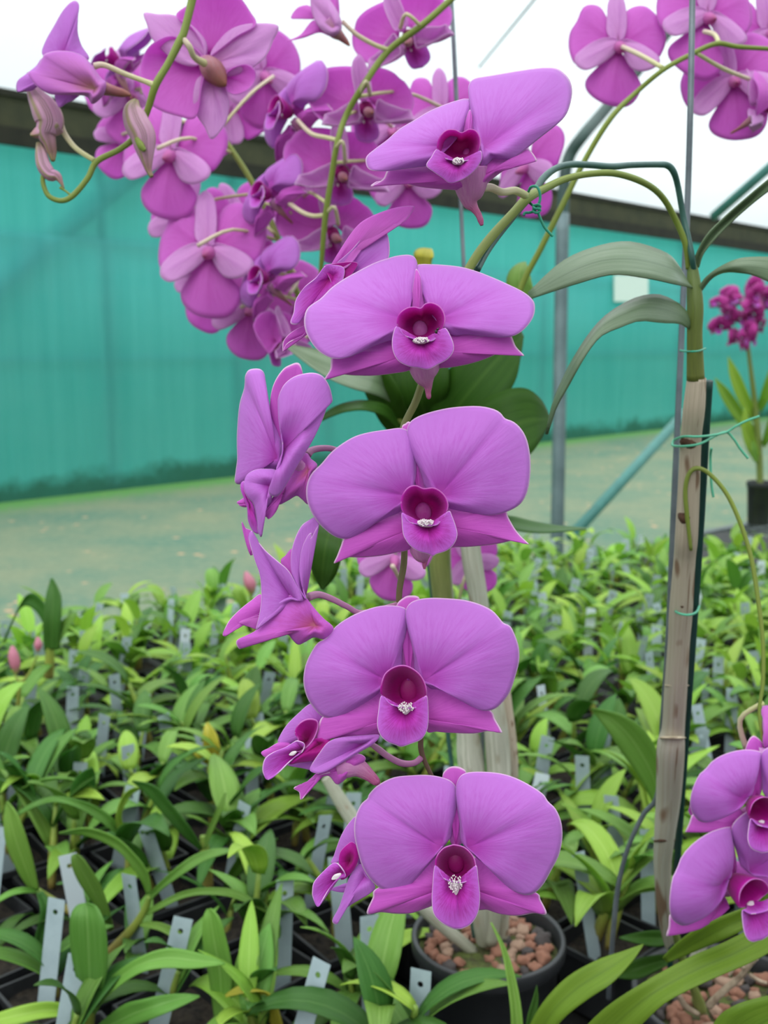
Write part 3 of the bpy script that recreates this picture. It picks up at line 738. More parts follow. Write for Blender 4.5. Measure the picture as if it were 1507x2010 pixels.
# ------------------------------------------------------------------ generic flower (for the many blurred ones)
LS = 0.072/415.0
GC = (794.0, 1345.0)
def lmap(u, v, dz): return Vector(((u-GC[0])*LS, dz*LS, -(v-GC[1])*LS))
def generic(variant=0, mats=('petal_back', 'sepal_back', 'mentum_back')):
    """list of (name, MB, material, thick) in local metres; faces -Y, up +Z"""
    pm, sm, mm = mats
    T = lambda pts: tr(pts, 560, 1150, 3.014)
    out = []
    v = variant
    cup_ = 14 if v % 2 == 0 else 46
    mb = MB()
    pts = [(705, 690, 34, 90), (705, 745, 66, 120), (705, 800, 100, 95), (705, 850, 135, 50), (705, 885, 165, 36), (705, 900, 175, 14)]
    add_tube(mb, [tuple(lmap(*T([(a, b)])[0], z)) + (w/3.014/2*LS,) for a, b, z, w in pts], segs=14)
    out.append(('flower', mb, mm, 0))
    for nm, key, mk, kw in (
        ('sepal', 'ds', sm, dict(dz0=26, back=40+10*v, bulge=-6, basedz=26)),
        ('sepal', 'll', sm, dict(dz0=20, back=62, bulge=16, wave=8, wk=2, basedz=56)),
        ('sepal', 'rl', sm, dict(dz0=20, back=62, bulge=16, wave=8, wk=2, ph=2, basedz=56)),
        ('petal', 'lp', pm, dict(dz0=0, back=cup_, bulge=26, wave=9, wk=3, basedz=14)),
        ('petal', 'rp', pm, dict(dz0=-4, back=cup_, bulge=26, wave=9, wk=3, ph=1+v, basedz=12)),
        ('lip', 'mid', 'lip', dict(dz0=-40, back=-26, bulge=10, wave=4, basedz=-12))):
        b0, ol = F4[key]
        if key == 'ds':
            ol = [(640, 545), (625, 400), (630, 240), (660, 110), (705, 50), (745, 50), (800, 110), (830, 240), (830, 400), (800, 545)]
        mb = MB(); blade(mb, lmap, T([b0])[0], T(ol), N=44, rings=8, **kw)
        out.append((nm, mb, mk, 0.0004))
    mb = MB(); cup(mb, lmap, T(F4['throat']), T([F4['deep']])[0], -60, 34, N=32, rings=6)
    out.append(('throat', mb, 'throat', 0.0004))
    mb = MB(); add_ball(mb, lmap, (*T([(712, 728)])[0], -28), (13, 10, 7), 8, 6)
    out.append(('callus', mb, 'white', 0))
    return out

BK = dict(
 lp=((470, 345), [(490, 350), (440, 300), (425, 200), (415, 80), (380, 25), (310, 18), (250, 50), (210, 130), (160, 200), (142, 300), (150, 400), (190, 470), (320, 450), (440, 400)]),
 rp=((530, 345), [(510, 350), (545, 200), (560, 90), (610, 50), (690, 55), (760, 100), (830, 180), (850, 290), (820, 400), (760, 470), (640, 450), (560, 400)]),
 ds=((490, 340), [(460, 330), (412, 270), (418, 150), (432, 40), (490, -25), (545, 30), (558, 150), (548, 270), (520, 330)]),
 ll=((490, 350), [(480, 330), (400, 318), (300, 345), (215, 395), (175, 440), (178, 505), (235, 552), (310, 535), (400, 480), (485, 400)]),
 rl=((510, 355), [(530, 340), (620, 360), (720, 420), (775, 490), (765, 545), (700, 580), (620, 575), (560, 530), (515, 420)]),
 lip=((495, 380), [(490, 370), (420, 430), (320, 500), (262, 560), (262, 630), (305, 700), (370, 752), (450, 775), (540, 778), (610, 740), (655, 660), (640, 590), (570, 530), (520, 430)]))
BS = 0.072/690.0
def bmap(u, v, dz): return Vector((-(u-495)*BS, dz*BS, -(v-380)*BS))
def generic_back():
    out = []
    mb = MB(); pts = [(495, 380, 10, 70), (496, 392, 60, 84), (500, 425, 110, 70), (500, 450, 160, 40), (498, 465, 190, 12)]
    add_tube(mb, [tuple(bmap(a, b, z)) + (w/2*BS,) for a, b, z, w in pts], segs=12)
    out.append(('flower', mb, 'rose_tube', 0))
    for nm, key, mk, kw in (
        ('sepal', 'ds', 'sepal_back', dict(dz0=40, back=10, bulge=-20, basedz=50)),
        ('sepal', 'll', 'sepal_back', dict(dz0=40, back=20, bulge=-26, wave=12, wk=2, basedz=60)),
        ('sepal', 'rl', 'sepal_back', dict(dz0=40, back=20, bulge=-26, wave=12, wk=2, ph=2, basedz=60)),
        ('petal', 'lp', 'petal_back', dict(dz0=10, back=-30, bulge=-30, wave=20, wk=3, basedz=20)),
        ('petal', 'rp', 'petal_back', dict(dz0=4, back=-30, bulge=-30, wave=20, wk=3, ph=1, basedz=20)),
        ('lip', 'lip', 'petal_back', dict(dz0=-10, back=-50, bulge=-30, wave=16, basedz=10))):
        b0, ol = BK[key]
        mb = MB(); blade(mb, bmap, b0, ol, N=44, rings=8, **kw); out.append((nm, mb, mk, 0.0004))
    return out
GEN = {}
def gen_meshes(key, variant, mats):
    if key not in GEN:
        GEN[key] = [(nm, mb.mesh(nm, M[mk]), th) for nm, mb, mk, th in (generic_back() if key == 'back' else generic(variant, mats))]
    return GEN[key]

def rotation(yaw, pitch, roll):
    """yaw 0 faces the camera, 180 away; pitch + faces up; roll turns it clockwise as seen in its own front"""
    y, p, r = math.radians(yaw), math.radians(pitch), math.radians(roll)
    f = R_*(math.sin(y)*math.cos(p)) + U_*math.sin(p) - F_*(math.cos(y)*math.cos(p))
    f.normalize()
    Y = -f
    Z = (U_ - f*U_.dot(f))
    if Z.length < 0.05: Z = R_.copy()
    Z.normalize()
    X = Y.cross(Z)
    m3 = Matrix((X, Y, Z)).transposed()
    return m3 @ Matrix.Rotation(r, 3, 'Y')

def place_flower(parent, u, v, d, wpx, yaw, pitch, roll, variant=0, mats=('petal_back', 'sepal_back', 'mentum_back'), key=None, ped=None):
    if variant == 'b': key = 'back'; variant = 0
    ms = gen_meshes(key or ('g%d' % variant), variant, mats)
    sc = (wpx*d/FPX)/0.072
    root = None
    for nm, me, th in ms:
        o = bpy.data.objects.new(nm, me)
        C.objects.link(o)
        if th:
            md = o.modifiers.new('thickness', 'SOLIDIFY'); md.thickness = th; md.offset = 0
        if root is None:
            root = o; o.parent = parent
            o.rotation_mode = 'QUATERNION'
            o.rotation_quaternion = rotation(yaw, pitch, roll).to_quaternion()
            o.scale = (sc, sc, sc)
            o.location = P(u, v, d) - world_origin(parent)
        else:
            o.parent = root
    if ped:
        # flower stalk from behind the flower to the stem
        R3 = rotation(yaw, pitch, roll)
        back = P(u, v, d) + R3 @ (Vector((0, 0.030, -0.006))*sc)
        e_ = P(*ped)
        midp = (back+e_)/2 + R3 @ Vector((0, 0.012*sc, 0)) + Vector((0, 0, 0.004))
        mb = MB(); add_tube(mb, [tuple(back)+(0.0016,), tuple(midp)+(0.0013,), tuple(e_)+(0.0013,)], n=8, segs=8)
        mb.build('flower_stalk', M['pedicel_cream'], parent)
    return root

# ------------------------------------------------------------------ leaf from two traced edges
def leaf2(mb, ea, eb, da, db=None, bow=0.0, n=22, mi=0, zf=None, m=6):
    """ea, eb: edge pixel lists from base to tip; da: depth at base..tip (list); bow: fold depth in metres"""
    na = catmull(ea, n); nb = catmull(eb, n)
    dd = catmull([(x,) for x in da], n) if len(da) > 1 else [(da[0],)]*(n+1)
    d2 = catmull([(x,) for x in db], n) if db else dd
    vs, uvs, fs = [], [], []
    for i in range(n+1):
        for j in range(m+1):
            t = j/m
            u = na[i][0]*(1-t)+nb[i][0]*t; v = na[i][1]*(1-t)+nb[i][1]*t
            d = dd[i][0]*(1-t)+d2[i][0]*t + bow*(1-abs(2*t-1))*math.sin(PI*min(1, i/n+0.05))
            vs.append(P(u, v, d)); uvs.append((t, i/n))
    for i in range(n):
        for j in range(m):
            a = i*(m+1)+j
            fs.append((a, a+1, a+m+2, a+m+1))
    mb.add(vs, fs, uvs, mi)

def leaf_obj(parent, ea, eb, da, mk, db=None, bow=0.003, name='leaf', thick=0.0007, label=None):
    mb = MB(); leaf2(mb, ea, eb, da, db, bow)
    o = mb.build(name, M[mk], parent, thick=thick)
    if label: o['label'] = label
    return o

# ================================================================== ORCHID A: tall cane on the right with the front spray
baseA = P(1335, 1890, 0.74)
A = thing('orchid_plant', 'tall brown caned orchid at the right carrying the big mauve hanging spray in front', 'orchid', baseA)
mb = MB(); tube_px(mb, [(1367, 742, .515, 37), (1362, 800, .52, 42), (1356, 860, .53, 40), (1352, 950, .54, 42), (1347, 1050, .55, 44), (1343, 1100, .56, 42), (1336, 1200, .575, 45), (1332, 1260, .585, 42), (1326, 1350, .60, 44), (1321, 1430, .615, 44), (1316, 1470, .62, 54), (1312, 1560, .64, 48), (1304, 1640, .655, 40), (1300, 1700, .67, 34), (1304, 1780, .69, 30), (1316, 1850, .715, 26), (1335, 1890, .74, 22)], segs=16, n=90)
cn = mb.build('cane', M['cane'], A); cn['label'] = 'papery brown lower cane'
M['scar'] = simple_mat('node_scar_brown', srgb(92, 62, 44), 0.85, 0, 200, srgb(60, 40, 30), bstr=0.8, bdist=0.002)
M['sheath'] = simple_mat('sheath_edge_buff', srgb(196, 184, 160), 0.8, 0, 200, srgb(168, 152, 124), bstr=0.8, bdist=0.002)
for (u, v, d, w, hgt, mk) in ((1355, 868, .53, 36, 30, 'scar'), (1349, 1010, .545, 34, 44, 'scar'), (1338, 1185, .572, 34, 34, 'scar'), (1320, 1448, .612, 50, 8, 'sheath'), (1327, 1345, .60, 46, 6, 'sheath'), (1303, 1650, .655, 38, 10, 'scar')):
    mb = MB(); k_ = d/FPX
    add_ball(mb, mapper(d), (u, v, 0), (w*0.5+2.0, hgt*0.5, w*0.5+2.0), 20, 10, jitter=0.25, rr=(u, v, 0))
    mb.build('node', M[mk], A)
mb = MB(); tube_px(mb, [(1356, 505, .505, 14), (1360, 540, .505, 24), (1364, 600, .505, 32), (1363, 660, .508, 30), (1365, 745, .515, 35)], segs=16)
mb.build('cane', M['cane_green'], A)['label'] = 'green upper cane'
mb = MB(); tube_px(mb, [(1405, 1740, .72, 26), (1395, 1800, .725, 24), (1375, 1860, .735, 22), (1350, 1900, .745, 18)], segs=12)
mb.build('cane', M['cane_pale'], A)
mb = MB(); tube_px(mb, [(1320, 1820, .70, 18), (1345, 1900, .73, 16), (1365, 1950, .75, 18), (1375, 1980, .76, 24), (1360, 1960, .76, 10)], segs=10)
mb.build('cane', M['cane_olive'], A)
leaf_obj(A, [(1352, 560), (1330, 520), (1303, 495), (1235, 475), (1168, 485), (1101, 515), (1036, 575)], [(1362, 566), (1345, 562), (1325, 558), (1269, 546), (1202, 539), (1135, 556), (1040, 587)], [.505, .495, .485, .475, .47, .47, .475], 'leaf_grey', db=[.505, .49, .475, .462, .458, .46, .474], bow=-0.003)
leaf_obj(A, [(1358, 645), (1343, 606), (1303, 581), (1269, 579), (1229, 593), (1188, 620), (1158, 653), (1131, 694), (1111, 730), (1085, 790), (1070, 852)], [(1352, 648), (1335, 636), (1300, 634), (1256, 630), (1219, 642), (1182, 658), (1158, 684), (1135, 721), (1114, 760), (1092, 800), (1076, 852)], [.507, .50, .49, .48, .475, .47, .47, .47, .475, .48, .49], 'leaf_grey', db=[.507, .495, .48, .468, .462, .46, .46, .462, .47, .478, .49], bow=-0.003)
leaf_obj(A, [(1362, 580), (1380, 549), (1404, 529), (1437, 512), (1471, 505), (1530, 508), (1600, 540)], [(1374, 575), (1397, 546), (1424, 534), (1458, 536), (1484, 543), (1530, 560), (1600, 560)], [.505, .50, .495, .49, .49, .49, .49], 'leaf_grey', bow=-0.002)
leaf_obj(A, [(1358, 525), (1368, 495), (1388, 460), (1424, 424), (1465, 388), (1507, 352), (1560, 310)], [(1372, 525), (1380, 498), (1404, 468), (1437, 434), (1478, 398), (1515, 370), (1565, 335)], [.505, .50, .495, .49, .48, .47, .46], 'leaf_grey', bow=0.004)
# front flower stem
mb = MB(); tube_px(mb, [(1350, 528, .505, 9), (1345, 480, .50, 12), (1325, 430, .495, 12), (1298, 385, .485, 12), (1262, 358, .47, 13), (1210, 341, .455, 13), (1160, 341, .445, 13), (1110, 351, .435, 14), (1065, 372, .425, 16), (1036, 388, .415, 20), (1010, 415, .41, 18), (960, 470, .40, 19), (922, 524, .392, 18), (870, 620, .385, 17), (832, 740, .378, 15), (815, 790, .376, 15), (790, 845, .374, 14), (786, 920, .372, 13), (792, 1010, .371, 12), (793, 1100, .37, 13), (783, 1180, .37, 12), (800, 1300, .371, 10), (824, 1420, .372, 10), (826, 1470, .372, 11), (836, 1500, .372, 9), (858, 1545, .372, 8), (880, 1600, .372, 7)], segs=12, n=150)
mb.build('flower_stem', M['spike_front'], A)
fl1 = front_flower(A, 0.362, (700, 120, 3.349), F1, mname='petal')
fl2 = front_flower(A, 0.348, (560, 480, 2.898), F2)
fl3 = front_flower(A, 0.345, (580, 780, 3.14), F3)
fl4 = front_flower(A, 0.348, (560, 1150, 3.014), F4)
fl5 = front_flower(A, 0.350, (500, 1380, 2.355), F5)
def stalk(parent, pts, mk='pedicel', segs=10, name='flower_stalk'):
    mb = MB(); tube_px(mb, pts, segs=segs); return mb.build(name, M[mk], parent)
stalk(A, [(930, 370, .37, 18), (962, 368, .378, 16), (985, 377, .385, 15), (1010, 374, .395, 15), (1030, 383, .408, 16)], 'pedicel_cream')
stalk(A, [(832, 700, .36, 12), (845, 690, .372, 10), (850, 680, .382, 9)])
stalk(A, [(815, 960, .36, 12), (805, 940, .368, 10), (790, 925, .372, 9)])
stalk(A, [(795, 1330, .36, 12), (797, 1320, .366, 10), (799, 1300, .371, 9)])
stalk(A, [(893, 1680, .36, 12), (890, 1640, .366, 10), (880, 1600, .372, 9)])

# side flowers of the front spray, traced blade by blade
def side_flower(parent, d0, off, blades, stalkpts=None, label=None, skm='pedicel', body=None, bodym='mentum'):
    mp = mapper(d0); ox, oy, s = off
    root = None
    T = lambda pts: tr(pts, ox, oy, s)
    if body:
        mb = MB(); k = d0/FPX
        add_tube(mb, [tuple(mp(*T([(a, b)])[0], z)) + (w/s/2*k,) for a, b, z, w in body], segs=14)
        root = mb.build('flower', M[bodym], parent)
    for nm, mk, base, ol, kw in blades:
        mb = MB()
        b = T([base])[0]
        g = dict(kw)
        blade(mb, mp, b, T(ol), **g)
        if root is None:
            root = mb.build('flower', M[mk], parent, thick=0.0004)
        else:
            mb.build(nm, M[mk], root, thick=0.0004)
    if stalkpts: stalk(parent, stalkpts, skm)
    return root
side_flower(A, 0.352, (420, 700, 3.467), [
 ('petal', 'petal', (430, 690), [(440, 770), (300, 775), (235, 810), (190, 862), (145, 855), (150, 780), (160, 700), (158, 600), (160, 500), (175, 330), (205, 225), (212, 170), (215, 130), (235, 95), (270, 84), (315, 88), (340, 120), (348, 190), (355, 280), (385, 380), (430, 470), (466, 560), (462, 680)], dict(dz0=4, back=34, bulge=14, wave=5, basedz=10, grad=(-0.35, 0))),
 ('sepal', 'sepal', (470, 590), [(425, 490), (385, 375), (388, 260), (415, 165), (470, 85), (520, 55), (570, 42), (595, 75), (606, 150), (580, 260), (530, 400), (485, 560)], dict(dz0=18, back=10, bulge=-8, wave=3, basedz=14)),
 ('sepal', 'rose_base', (640, 780), [(610, 662), (660, 700), (700, 742), (660, 810), (640, 905), (640, 1000), (600, 970), (560, 945), (500, 978), (440, 1003), (435, 940), (500, 820)], dict(dz0=4, back=14, bulge=18, wave=3, basedz=0)),
 ('sepal', 'sepal', (470, 930), [(440, 950), (438, 1005), (415, 1060), (375, 1105), (355, 1090), (313, 1078), (350, 1050), (380, 1000), (410, 950), (480, 880)], dict(dz0=0, back=4, bulge=4, wave=2, basedz=2)),
 ('lip', 'petal', (380, 880), [(205, 850), (230, 800), (290, 770), (360, 766), (425, 780), (425, 860), (395, 940), (385, 1000), (345, 1040), (330, 1130), (322, 1225), (300, 1180), (285, 1060), (270, 1000), (225, 950), (205, 900)], dict(dz0=-4, back=10, bulge=18, wave=2, basedz=4, grad=(0.25, 0))),
 ('lip', 'lip', (240, 1000), [(180, 890), (205, 850), (222, 930), (262, 990), (285, 1060), (290, 1120), (310, 1200), (270, 1190), (235, 1120), (225, 1020)], dict(dz0=2, back=6, bulge=6, wave=2, basedz=8)),
 ('sepal', 'sepal', (220, 1000), [(215, 960), (185, 975), (158, 992), (180, 1015), (222, 1018)], dict(dz0=10, back=4, bulge=2, wave=1, basedz=12)),
 ('petal', 'petal', (470, 640), [(466, 560), (443, 440), (437, 330), (442, 270), (480, 190), (550, 135), (640, 112), (700, 115), (745, 140), (780, 195), (797, 250), (803, 305), (770, 335), (740, 420), (690, 530), (640, 620), (590, 700), (530, 800), (480, 885), (440, 940), (405, 950), (375, 930), (378, 890), (410, 840), (440, 760), (458, 680)], dict(dz0=-22, back=0, bulge=22, wave=5, basedz=2, crease=8)),
 ], stalkpts=[(604, 892, .362, 17), (612, 884, .363, 14), (630, 880, .366, 13), (655, 882, .369, 12), (700, 900, .371, 10), (785, 930, .372, 10)], body=[(570, 730, 14, 80), (600, 760, 16, 110), (645, 810, 20, 100), (670, 860, 22, 60), (676, 900, 24, 16)])
side_flower(A, 0.354, (420, 700, 3.467), [
 ('sepal', 'petal_back', (590, 1640), [(455, 1400), (490, 1350), (532, 1308), (545, 1400), (570, 1500), (610, 1620), (540, 1520)], dict(dz0=14, back=4, bulge=4, wave=2, basedz=10)),
 ('petal', 'petal', (620, 1650), [(690, 1092), (650, 1110), (600, 1145), (562, 1210), (532, 1300), (522, 1400), (535, 1490), (575, 1570), (625, 1645), (600, 1560), (583, 1470), (585, 1380), (602, 1290), (640, 1215), (665, 1200), (660, 1235), (690, 1180), (715, 1130)], dict(dz0=-6, back=-10, bulge=10, wave=2, basedz=4)),
 ('lip', 'sepal', (400, 1700), [(60, 1895), (75, 1850), (110, 1790), (180, 1720), (250, 1665), (315, 1620), (322, 1700), (300, 1760), (230, 1790), (150, 1830), (100, 1860), (80, 1900)], dict(dz0=8, back=12, bulge=8, wave=2, basedz=6)),
 ('lip', 'petal_back', (330, 1760), [(172, 1808), (240, 1780), (310, 1765), (300, 1850), (240, 1838), (200, 1825)], dict(dz0=4, back=4, bulge=4, wave=1, basedz=4)),
 ('sepal', 'sepal', (250, 1350), [(188, 1128), (215, 1165), (255, 1188), (245, 1250), (262, 1340), (240, 1330), (212, 1240)], dict(dz0=10, back=4, bulge=2, wave=1, basedz=6)),
 ('petal', 'petal', (540, 1660), [(255, 1185), (270, 1220), (300, 1260), (350, 1320), (430, 1390), (500, 1450), (550, 1530), (590, 1610), (600, 1660), (520, 1640), (450, 1670), (390, 1730), (320, 1810), (285, 1860), (308, 1760), (322, 1660), (320, 1560), (308, 1470), (275, 1380), (245, 1280), (235, 1220)], dict(dz0=-4, back=-14, bulge=14, wave=4, basedz=4, crease=8)),
 ('sepal', 'rose_base', (690, 1830), [(625, 1640), (570, 1617), (500, 1630), (420, 1685), (350, 1770), (290, 1860), (220, 1900), (153, 1935), (175, 1988), (215, 1935), (280, 1905), (400, 1890), (500, 1890), (530, 1920), (572, 1957), (620, 1938), (680, 1908), (760, 1920), (812, 1850), (740, 1780), (670, 1700)], dict(dz0=-12, back=8, bulge=20, wave=3, basedz=-4, crease=0)),
 ], stalkpts=[(605, 1172, .36, 17), (625, 1167, .362, 14), (650, 1175, .364, 13), (680, 1190, .366, 12), (712, 1203, .368, 11), (784, 1185, .37, 10)], body=[(580, 1690, 14, 60), (640, 1750, 18, 110), (700, 1820, 22, 100), (770, 1880, 26, 50), (812, 1888, 28, 14)])
side_flower(A, 0.356, (500, 1380, 2.355), [
 ('petal', 'petal', (300, 110), [(108, 183), (118, 150), (150, 100), (200, 50), (255, 5), (300, 10), (330, 60), (300, 85), (270, 70), (225, 78), (195, 110), (188, 150), (180, 180), (140, 187)], dict(dz0=10, back=16, bulge=6, wave=3, basedz=12)),
 ('sepal', 'sepal', (170, 200), [(30, 232), (65, 208), (110, 185), (160, 185), (120, 220), (68, 255)], dict(dz0=14, back=8, bulge=2, wave=2, basedz=12)),
 ('sepal', 'petal', (300, 260), [(150, 285), (200, 258), (290, 250), (275, 305), (210, 298)], dict(dz0=8, back=4, bulge=2, wave=1, basedz=8)),
 ('lip', 'lip', (225, 215), [(60, 355), (40, 330), (35, 300), (48, 255), (90, 225), (140, 205), (180, 180), (200, 175), (230, 190), (215, 230), (180, 255), (150, 280), (105, 325)], dict(dz0=-14, back=-12, bulge=8, wave=2, basedz=-2)),
 ('throat', 'throat', (240, 170), [(186, 135), (205, 95), (245, 74), (285, 80), (292, 110), (275, 160), (245, 200), (205, 225), (180, 215), (200, 170)], dict(dz0=-8, back=-8, bulge=-16, wave=2, basedz=8, crease=0)),
 ('throat', 'throat', (300, 190), [(275, 165), (345, 168), (345, 215), (280, 262), (200, 275), (160, 280), (215, 225), (250, 190)], dict(dz0=-10, back=-4, bulge=14, wave=2, basedz=-4, crease=0)),
 ('callus', 'white', (178, 233), [(158, 239), (174, 225), (192, 225), (178, 240)], dict(dz0=-22, back=0, bulge=2, wave=0, basedz=-24, crease=0)),
 ('petal', 'petal', (500, 190), [(255, 312), (262, 285), (295, 235), (340, 180), (400, 160), (500, 150), (575, 148), (550, 185), (490, 222), (400, 275), (330, 315), (285, 325)], dict(dz0=-18, back=-6, bulge=10, wave=2, basedz=-6)),
 ('sepal', 'sepal', (320, 330), [(290, 325), (262, 345), (225, 375), (180, 393), (205, 412), (212, 447), (240, 412), (272, 372), (295, 335), (350, 320)], dict(dz0=-4, back=-4, bulge=4, wave=1, basedz=0)),
 ('sepal', 'sepal', (420, 300), [(285, 345), (320, 310), (400, 265), (465, 235), (510, 260), (440, 330), (400, 365), (375, 372), (340, 335)], dict(dz0=-8, back=8, bulge=12, wave=1, basedz=-4)),
 ], stalkpts=[(726, 1459, .362, 10), (742, 1470, .364, 13), (762, 1485, .366, 13), (788, 1498, .368, 13), (812, 1498, .37, 12), (826, 1488, .372, 13)], body=[(380, 300, 4, 90), (430, 290, 4, 110), (480, 300, 6, 86), (530, 335, 8, 56), (562, 365, 10, 40), (572, 378, 10, 16)])
side_flower(A, 0.358, (500, 1380, 2.355), [
 ('petal', 'petal', (480, 700), [(358, 742), (368, 700), (400, 612), (440, 550), (475, 530), (500, 640), (490, 760), (450, 700)], dict(dz0=12, back=10, bulge=4, wave=3, basedz=10)),
 ('sepal', 'petal', (430, 850), [(348, 862), (390, 845), (430, 835), (415, 872)], dict(dz0=8, back=2, bulge=2, wave=1, basedz=8)),
 ('lip', 'lip', (410, 780), [(290, 942), (268, 900), (265, 870), (275, 825), (330, 765), (370, 738), (400, 760), (420, 800), (390, 812), (345, 855), (315, 905)], dict(dz0=-14, back=-10, bulge=8, wave=2, basedz=-4)),
 ('throat', 'throat', (440, 730), [(388, 740), (395, 690), (425, 655), (452, 643), (480, 680), (470, 745), (430, 800), (395, 812)], dict(dz0=-8, back=-4, bulge=10, wave=2, basedz=2, crease=0)),
 ('callus', 'white', (378, 800), [(355, 815), (368, 795), (398, 788), (385, 810)], dict(dz0=-22, back=0, bulge=2, wave=0, basedz=-24, crease=0)),
 ('sepal', 'petal', (510, 800), [(485, 745), (520, 800), (555, 850), (530, 880), (480, 910), (430, 940), (398, 965), (385, 1010), (375, 1022), (360, 1005), (390, 945), (415, 870), (440, 800)], dict(dz0=-6, back=6, bulge=8, wave=3, basedz=2)),
 ], stalkpts=[(700, 1700, .366, 10), (780, 1650, .37, 9), (870, 1580, .372, 8)])
side_flower(A, 0.375, (0, 0, 1.0), [
 ('petal', 'petal', (655, 565), [(625, 560), (645, 530), (690, 490), (720, 455), (745, 438), (762, 465), (763, 505), (745, 520), (705, 545), (670, 575), (640, 600)], dict(dz0=8, back=-16, bulge=10, wave=4, basedz=6)),
 ('sepal', 'petal_back', (665, 520), [(648, 528), (668, 490), (700, 445), (730, 424), (775, 408), (812, 405), (806, 420), (790, 437), (765, 442), (735, 452), (710, 490), (680, 525)], dict(dz0=-4, back=-6, bulge=8, wave=3, basedz=2)),
 ('lip', 'lip', (650, 545), [(638, 522), (655, 520), (676, 528), (668, 560), (640, 590), (612, 612), (592, 628), (582, 637), (570, 634), (576, 615), (580, 590), (596, 565), (620, 545)], dict(dz0=-10, back=-6, bulge=6, wave=2, basedz=-4)),
 ('throat', 'throat', (660, 535), [(636, 525), (650, 518), (700, 515), (690, 540), (655, 590), (630, 600), (650, 560)], dict(dz0=-4, back=-8, bulge=4, wave=1, basedz=0, crease=0)),
 ('sepal', 'sepal', (610, 650), [(602, 648), (590, 662), (572, 669), (560, 678), (555, 690), (556, 670), (570, 654), (590, 642), (620, 630)], dict(dz0=6, back=-4, bulge=2, wave=1, basedz=6)),
 ], stalkpts=[(700, 560, .385, 8), (780, 590, .386, 8), (865, 615, .386, 8)])

# thin second stem with the flowers at the lower right
mb = MB(); tube_px(mb, [(1356, 1080, .545, 7), (1347, 1000, .538, 9), (1345, 960, .535, 9), (1352, 930, .532, 9), (1368, 919, .53, 9), (1392, 930, .53, 9), (1425, 968, .53, 9), (1452, 1025, .53, 9), (1474, 1095, .53, 9), (1488, 1180, .53, 9), (1497, 1260, .53, 8), (1497, 1340, .53, 8), (1490, 1400, .53, 7), (1500, 1480, .53, 6), (1510, 1600, .54, 6), (1500, 1740, .55, 6)], segs=8, n=80)
mb.build('flower_stem', M['spike'], A)
place_flower(A, 1487, 1578, .52, 282, 4, -4, 2, 0, ('petal', 'sepal', 'mentum'), 'front')
place_flower(A, 1452, 1733, .53, 335, 20, -8, -16, 0, ('petal', 'sepal', 'mentum'), 'front')
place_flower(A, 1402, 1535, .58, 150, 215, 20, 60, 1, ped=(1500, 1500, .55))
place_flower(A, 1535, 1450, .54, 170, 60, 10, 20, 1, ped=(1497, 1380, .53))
# roots of plant A creeping over the pot
mb = MB()
for pts in ([(1390, 1975, .745, 16), (1420, 1945, .74, 15), (1450, 1920, .735, 13), (1470, 1895, .73, 11), (1485, 1880, .725, 9)],
            [(1460, 1900, .73, 9), (1445, 1895, .73, 8), (1437, 1905, .73, 7), (1430, 1915, .73, 5)],
            [(1470, 1912, .73, 8), (1490, 1925, .728, 7), (1505, 1930, .725, 6)],
            [(1330, 1950, .745, 12), (1345, 1975, .75, 12), (1370, 1990, .755, 10)]):
    mb = MB(); tube_px(mb, pts, segs=8); mb.build('root', M['root'], A)

# ---------------------------------------------------------------- pots
def round_pot(name, label, cen, r, h, group=None):
    """cen: centre of the rim plane"""
    t = thing(name, label, 'plant pot', (cen.x, cen.y, cen.z-h), group)
    prof = [(0.78*r, 0), (0.80*r, 0.002), (0.95*r, h*0.86), (1.0*r, h*0.87), (1.03*r, h*0.90), (1.035*r, h*0.985), (1.02*r, h), (0.975*r, h*1.0), (0.955*r, h*0.98), (0.93*r, h*0.86), (0.86*r, h*0.5), (0.75*r, 0.006), (0, 0.006)]
    vs, fs, uvs = [], [], []
    S = 56
    for i, (a, z) in enumerate(prof):
        for k in range(S):
            an = 2*PI*k/S
            vs.append((cen.x+a*math.cos(an), cen.y+a*math.sin(an), cen.z-h+z)); uvs.append((k/S, i/len(prof)))
    for i in range(len(prof)-1):
        for k in range(S):
            fs.append((i*S+k, i*S+(k+1) % S, (i+1)*S+(k+1) % S, (i+1)*S+k))
    fs.append(tuple(range(S-1, -1, -1)))
    mb = MB(); mb.add(vs, fs, uvs); mb.build('pot_wall', M['pot'], t)
    # potting surface
    vs, fs = [], []
    Rn = 14
    for i in range(Rn+1):
        for k in range(S):
            an = 2*PI*k/S; a = 0.93*r*i/Rn
            x, y = a*math.cos(an), a*math.sin(an)
            vs.append((cen.x+x, cen.y+y, cen.z-0.014+0.006*mnoise.noise(Vector((x*60, y*60, 3)))+0.004*(1-i/Rn)))
    for i in range(Rn):
        for k in range(S):
            fs.append((i*S+k, i*S+(k+1) % S, (i+1)*S+(k+1) % S, (i+1)*S+k))
    mb = MB(); mb.add(vs, fs); mb.build('potting_mix', M['moss'] if group is None else M['bark'], t)
    return t

dB = 0.82
cB = P(958, 1834, dB)
rB = 146*dB/FPX
round_pot('plant_pot', 'round black plastic pot of clay pebbles below the lowest mauve flower', cB, rB, 0.108)
dA = 0.775
cA = P(1425, 1950, dA)
round_pot('plant_pot', 'black pot of clay pebbles at the bottom right under the tall cane', cA, 0.066, 0.10, None)

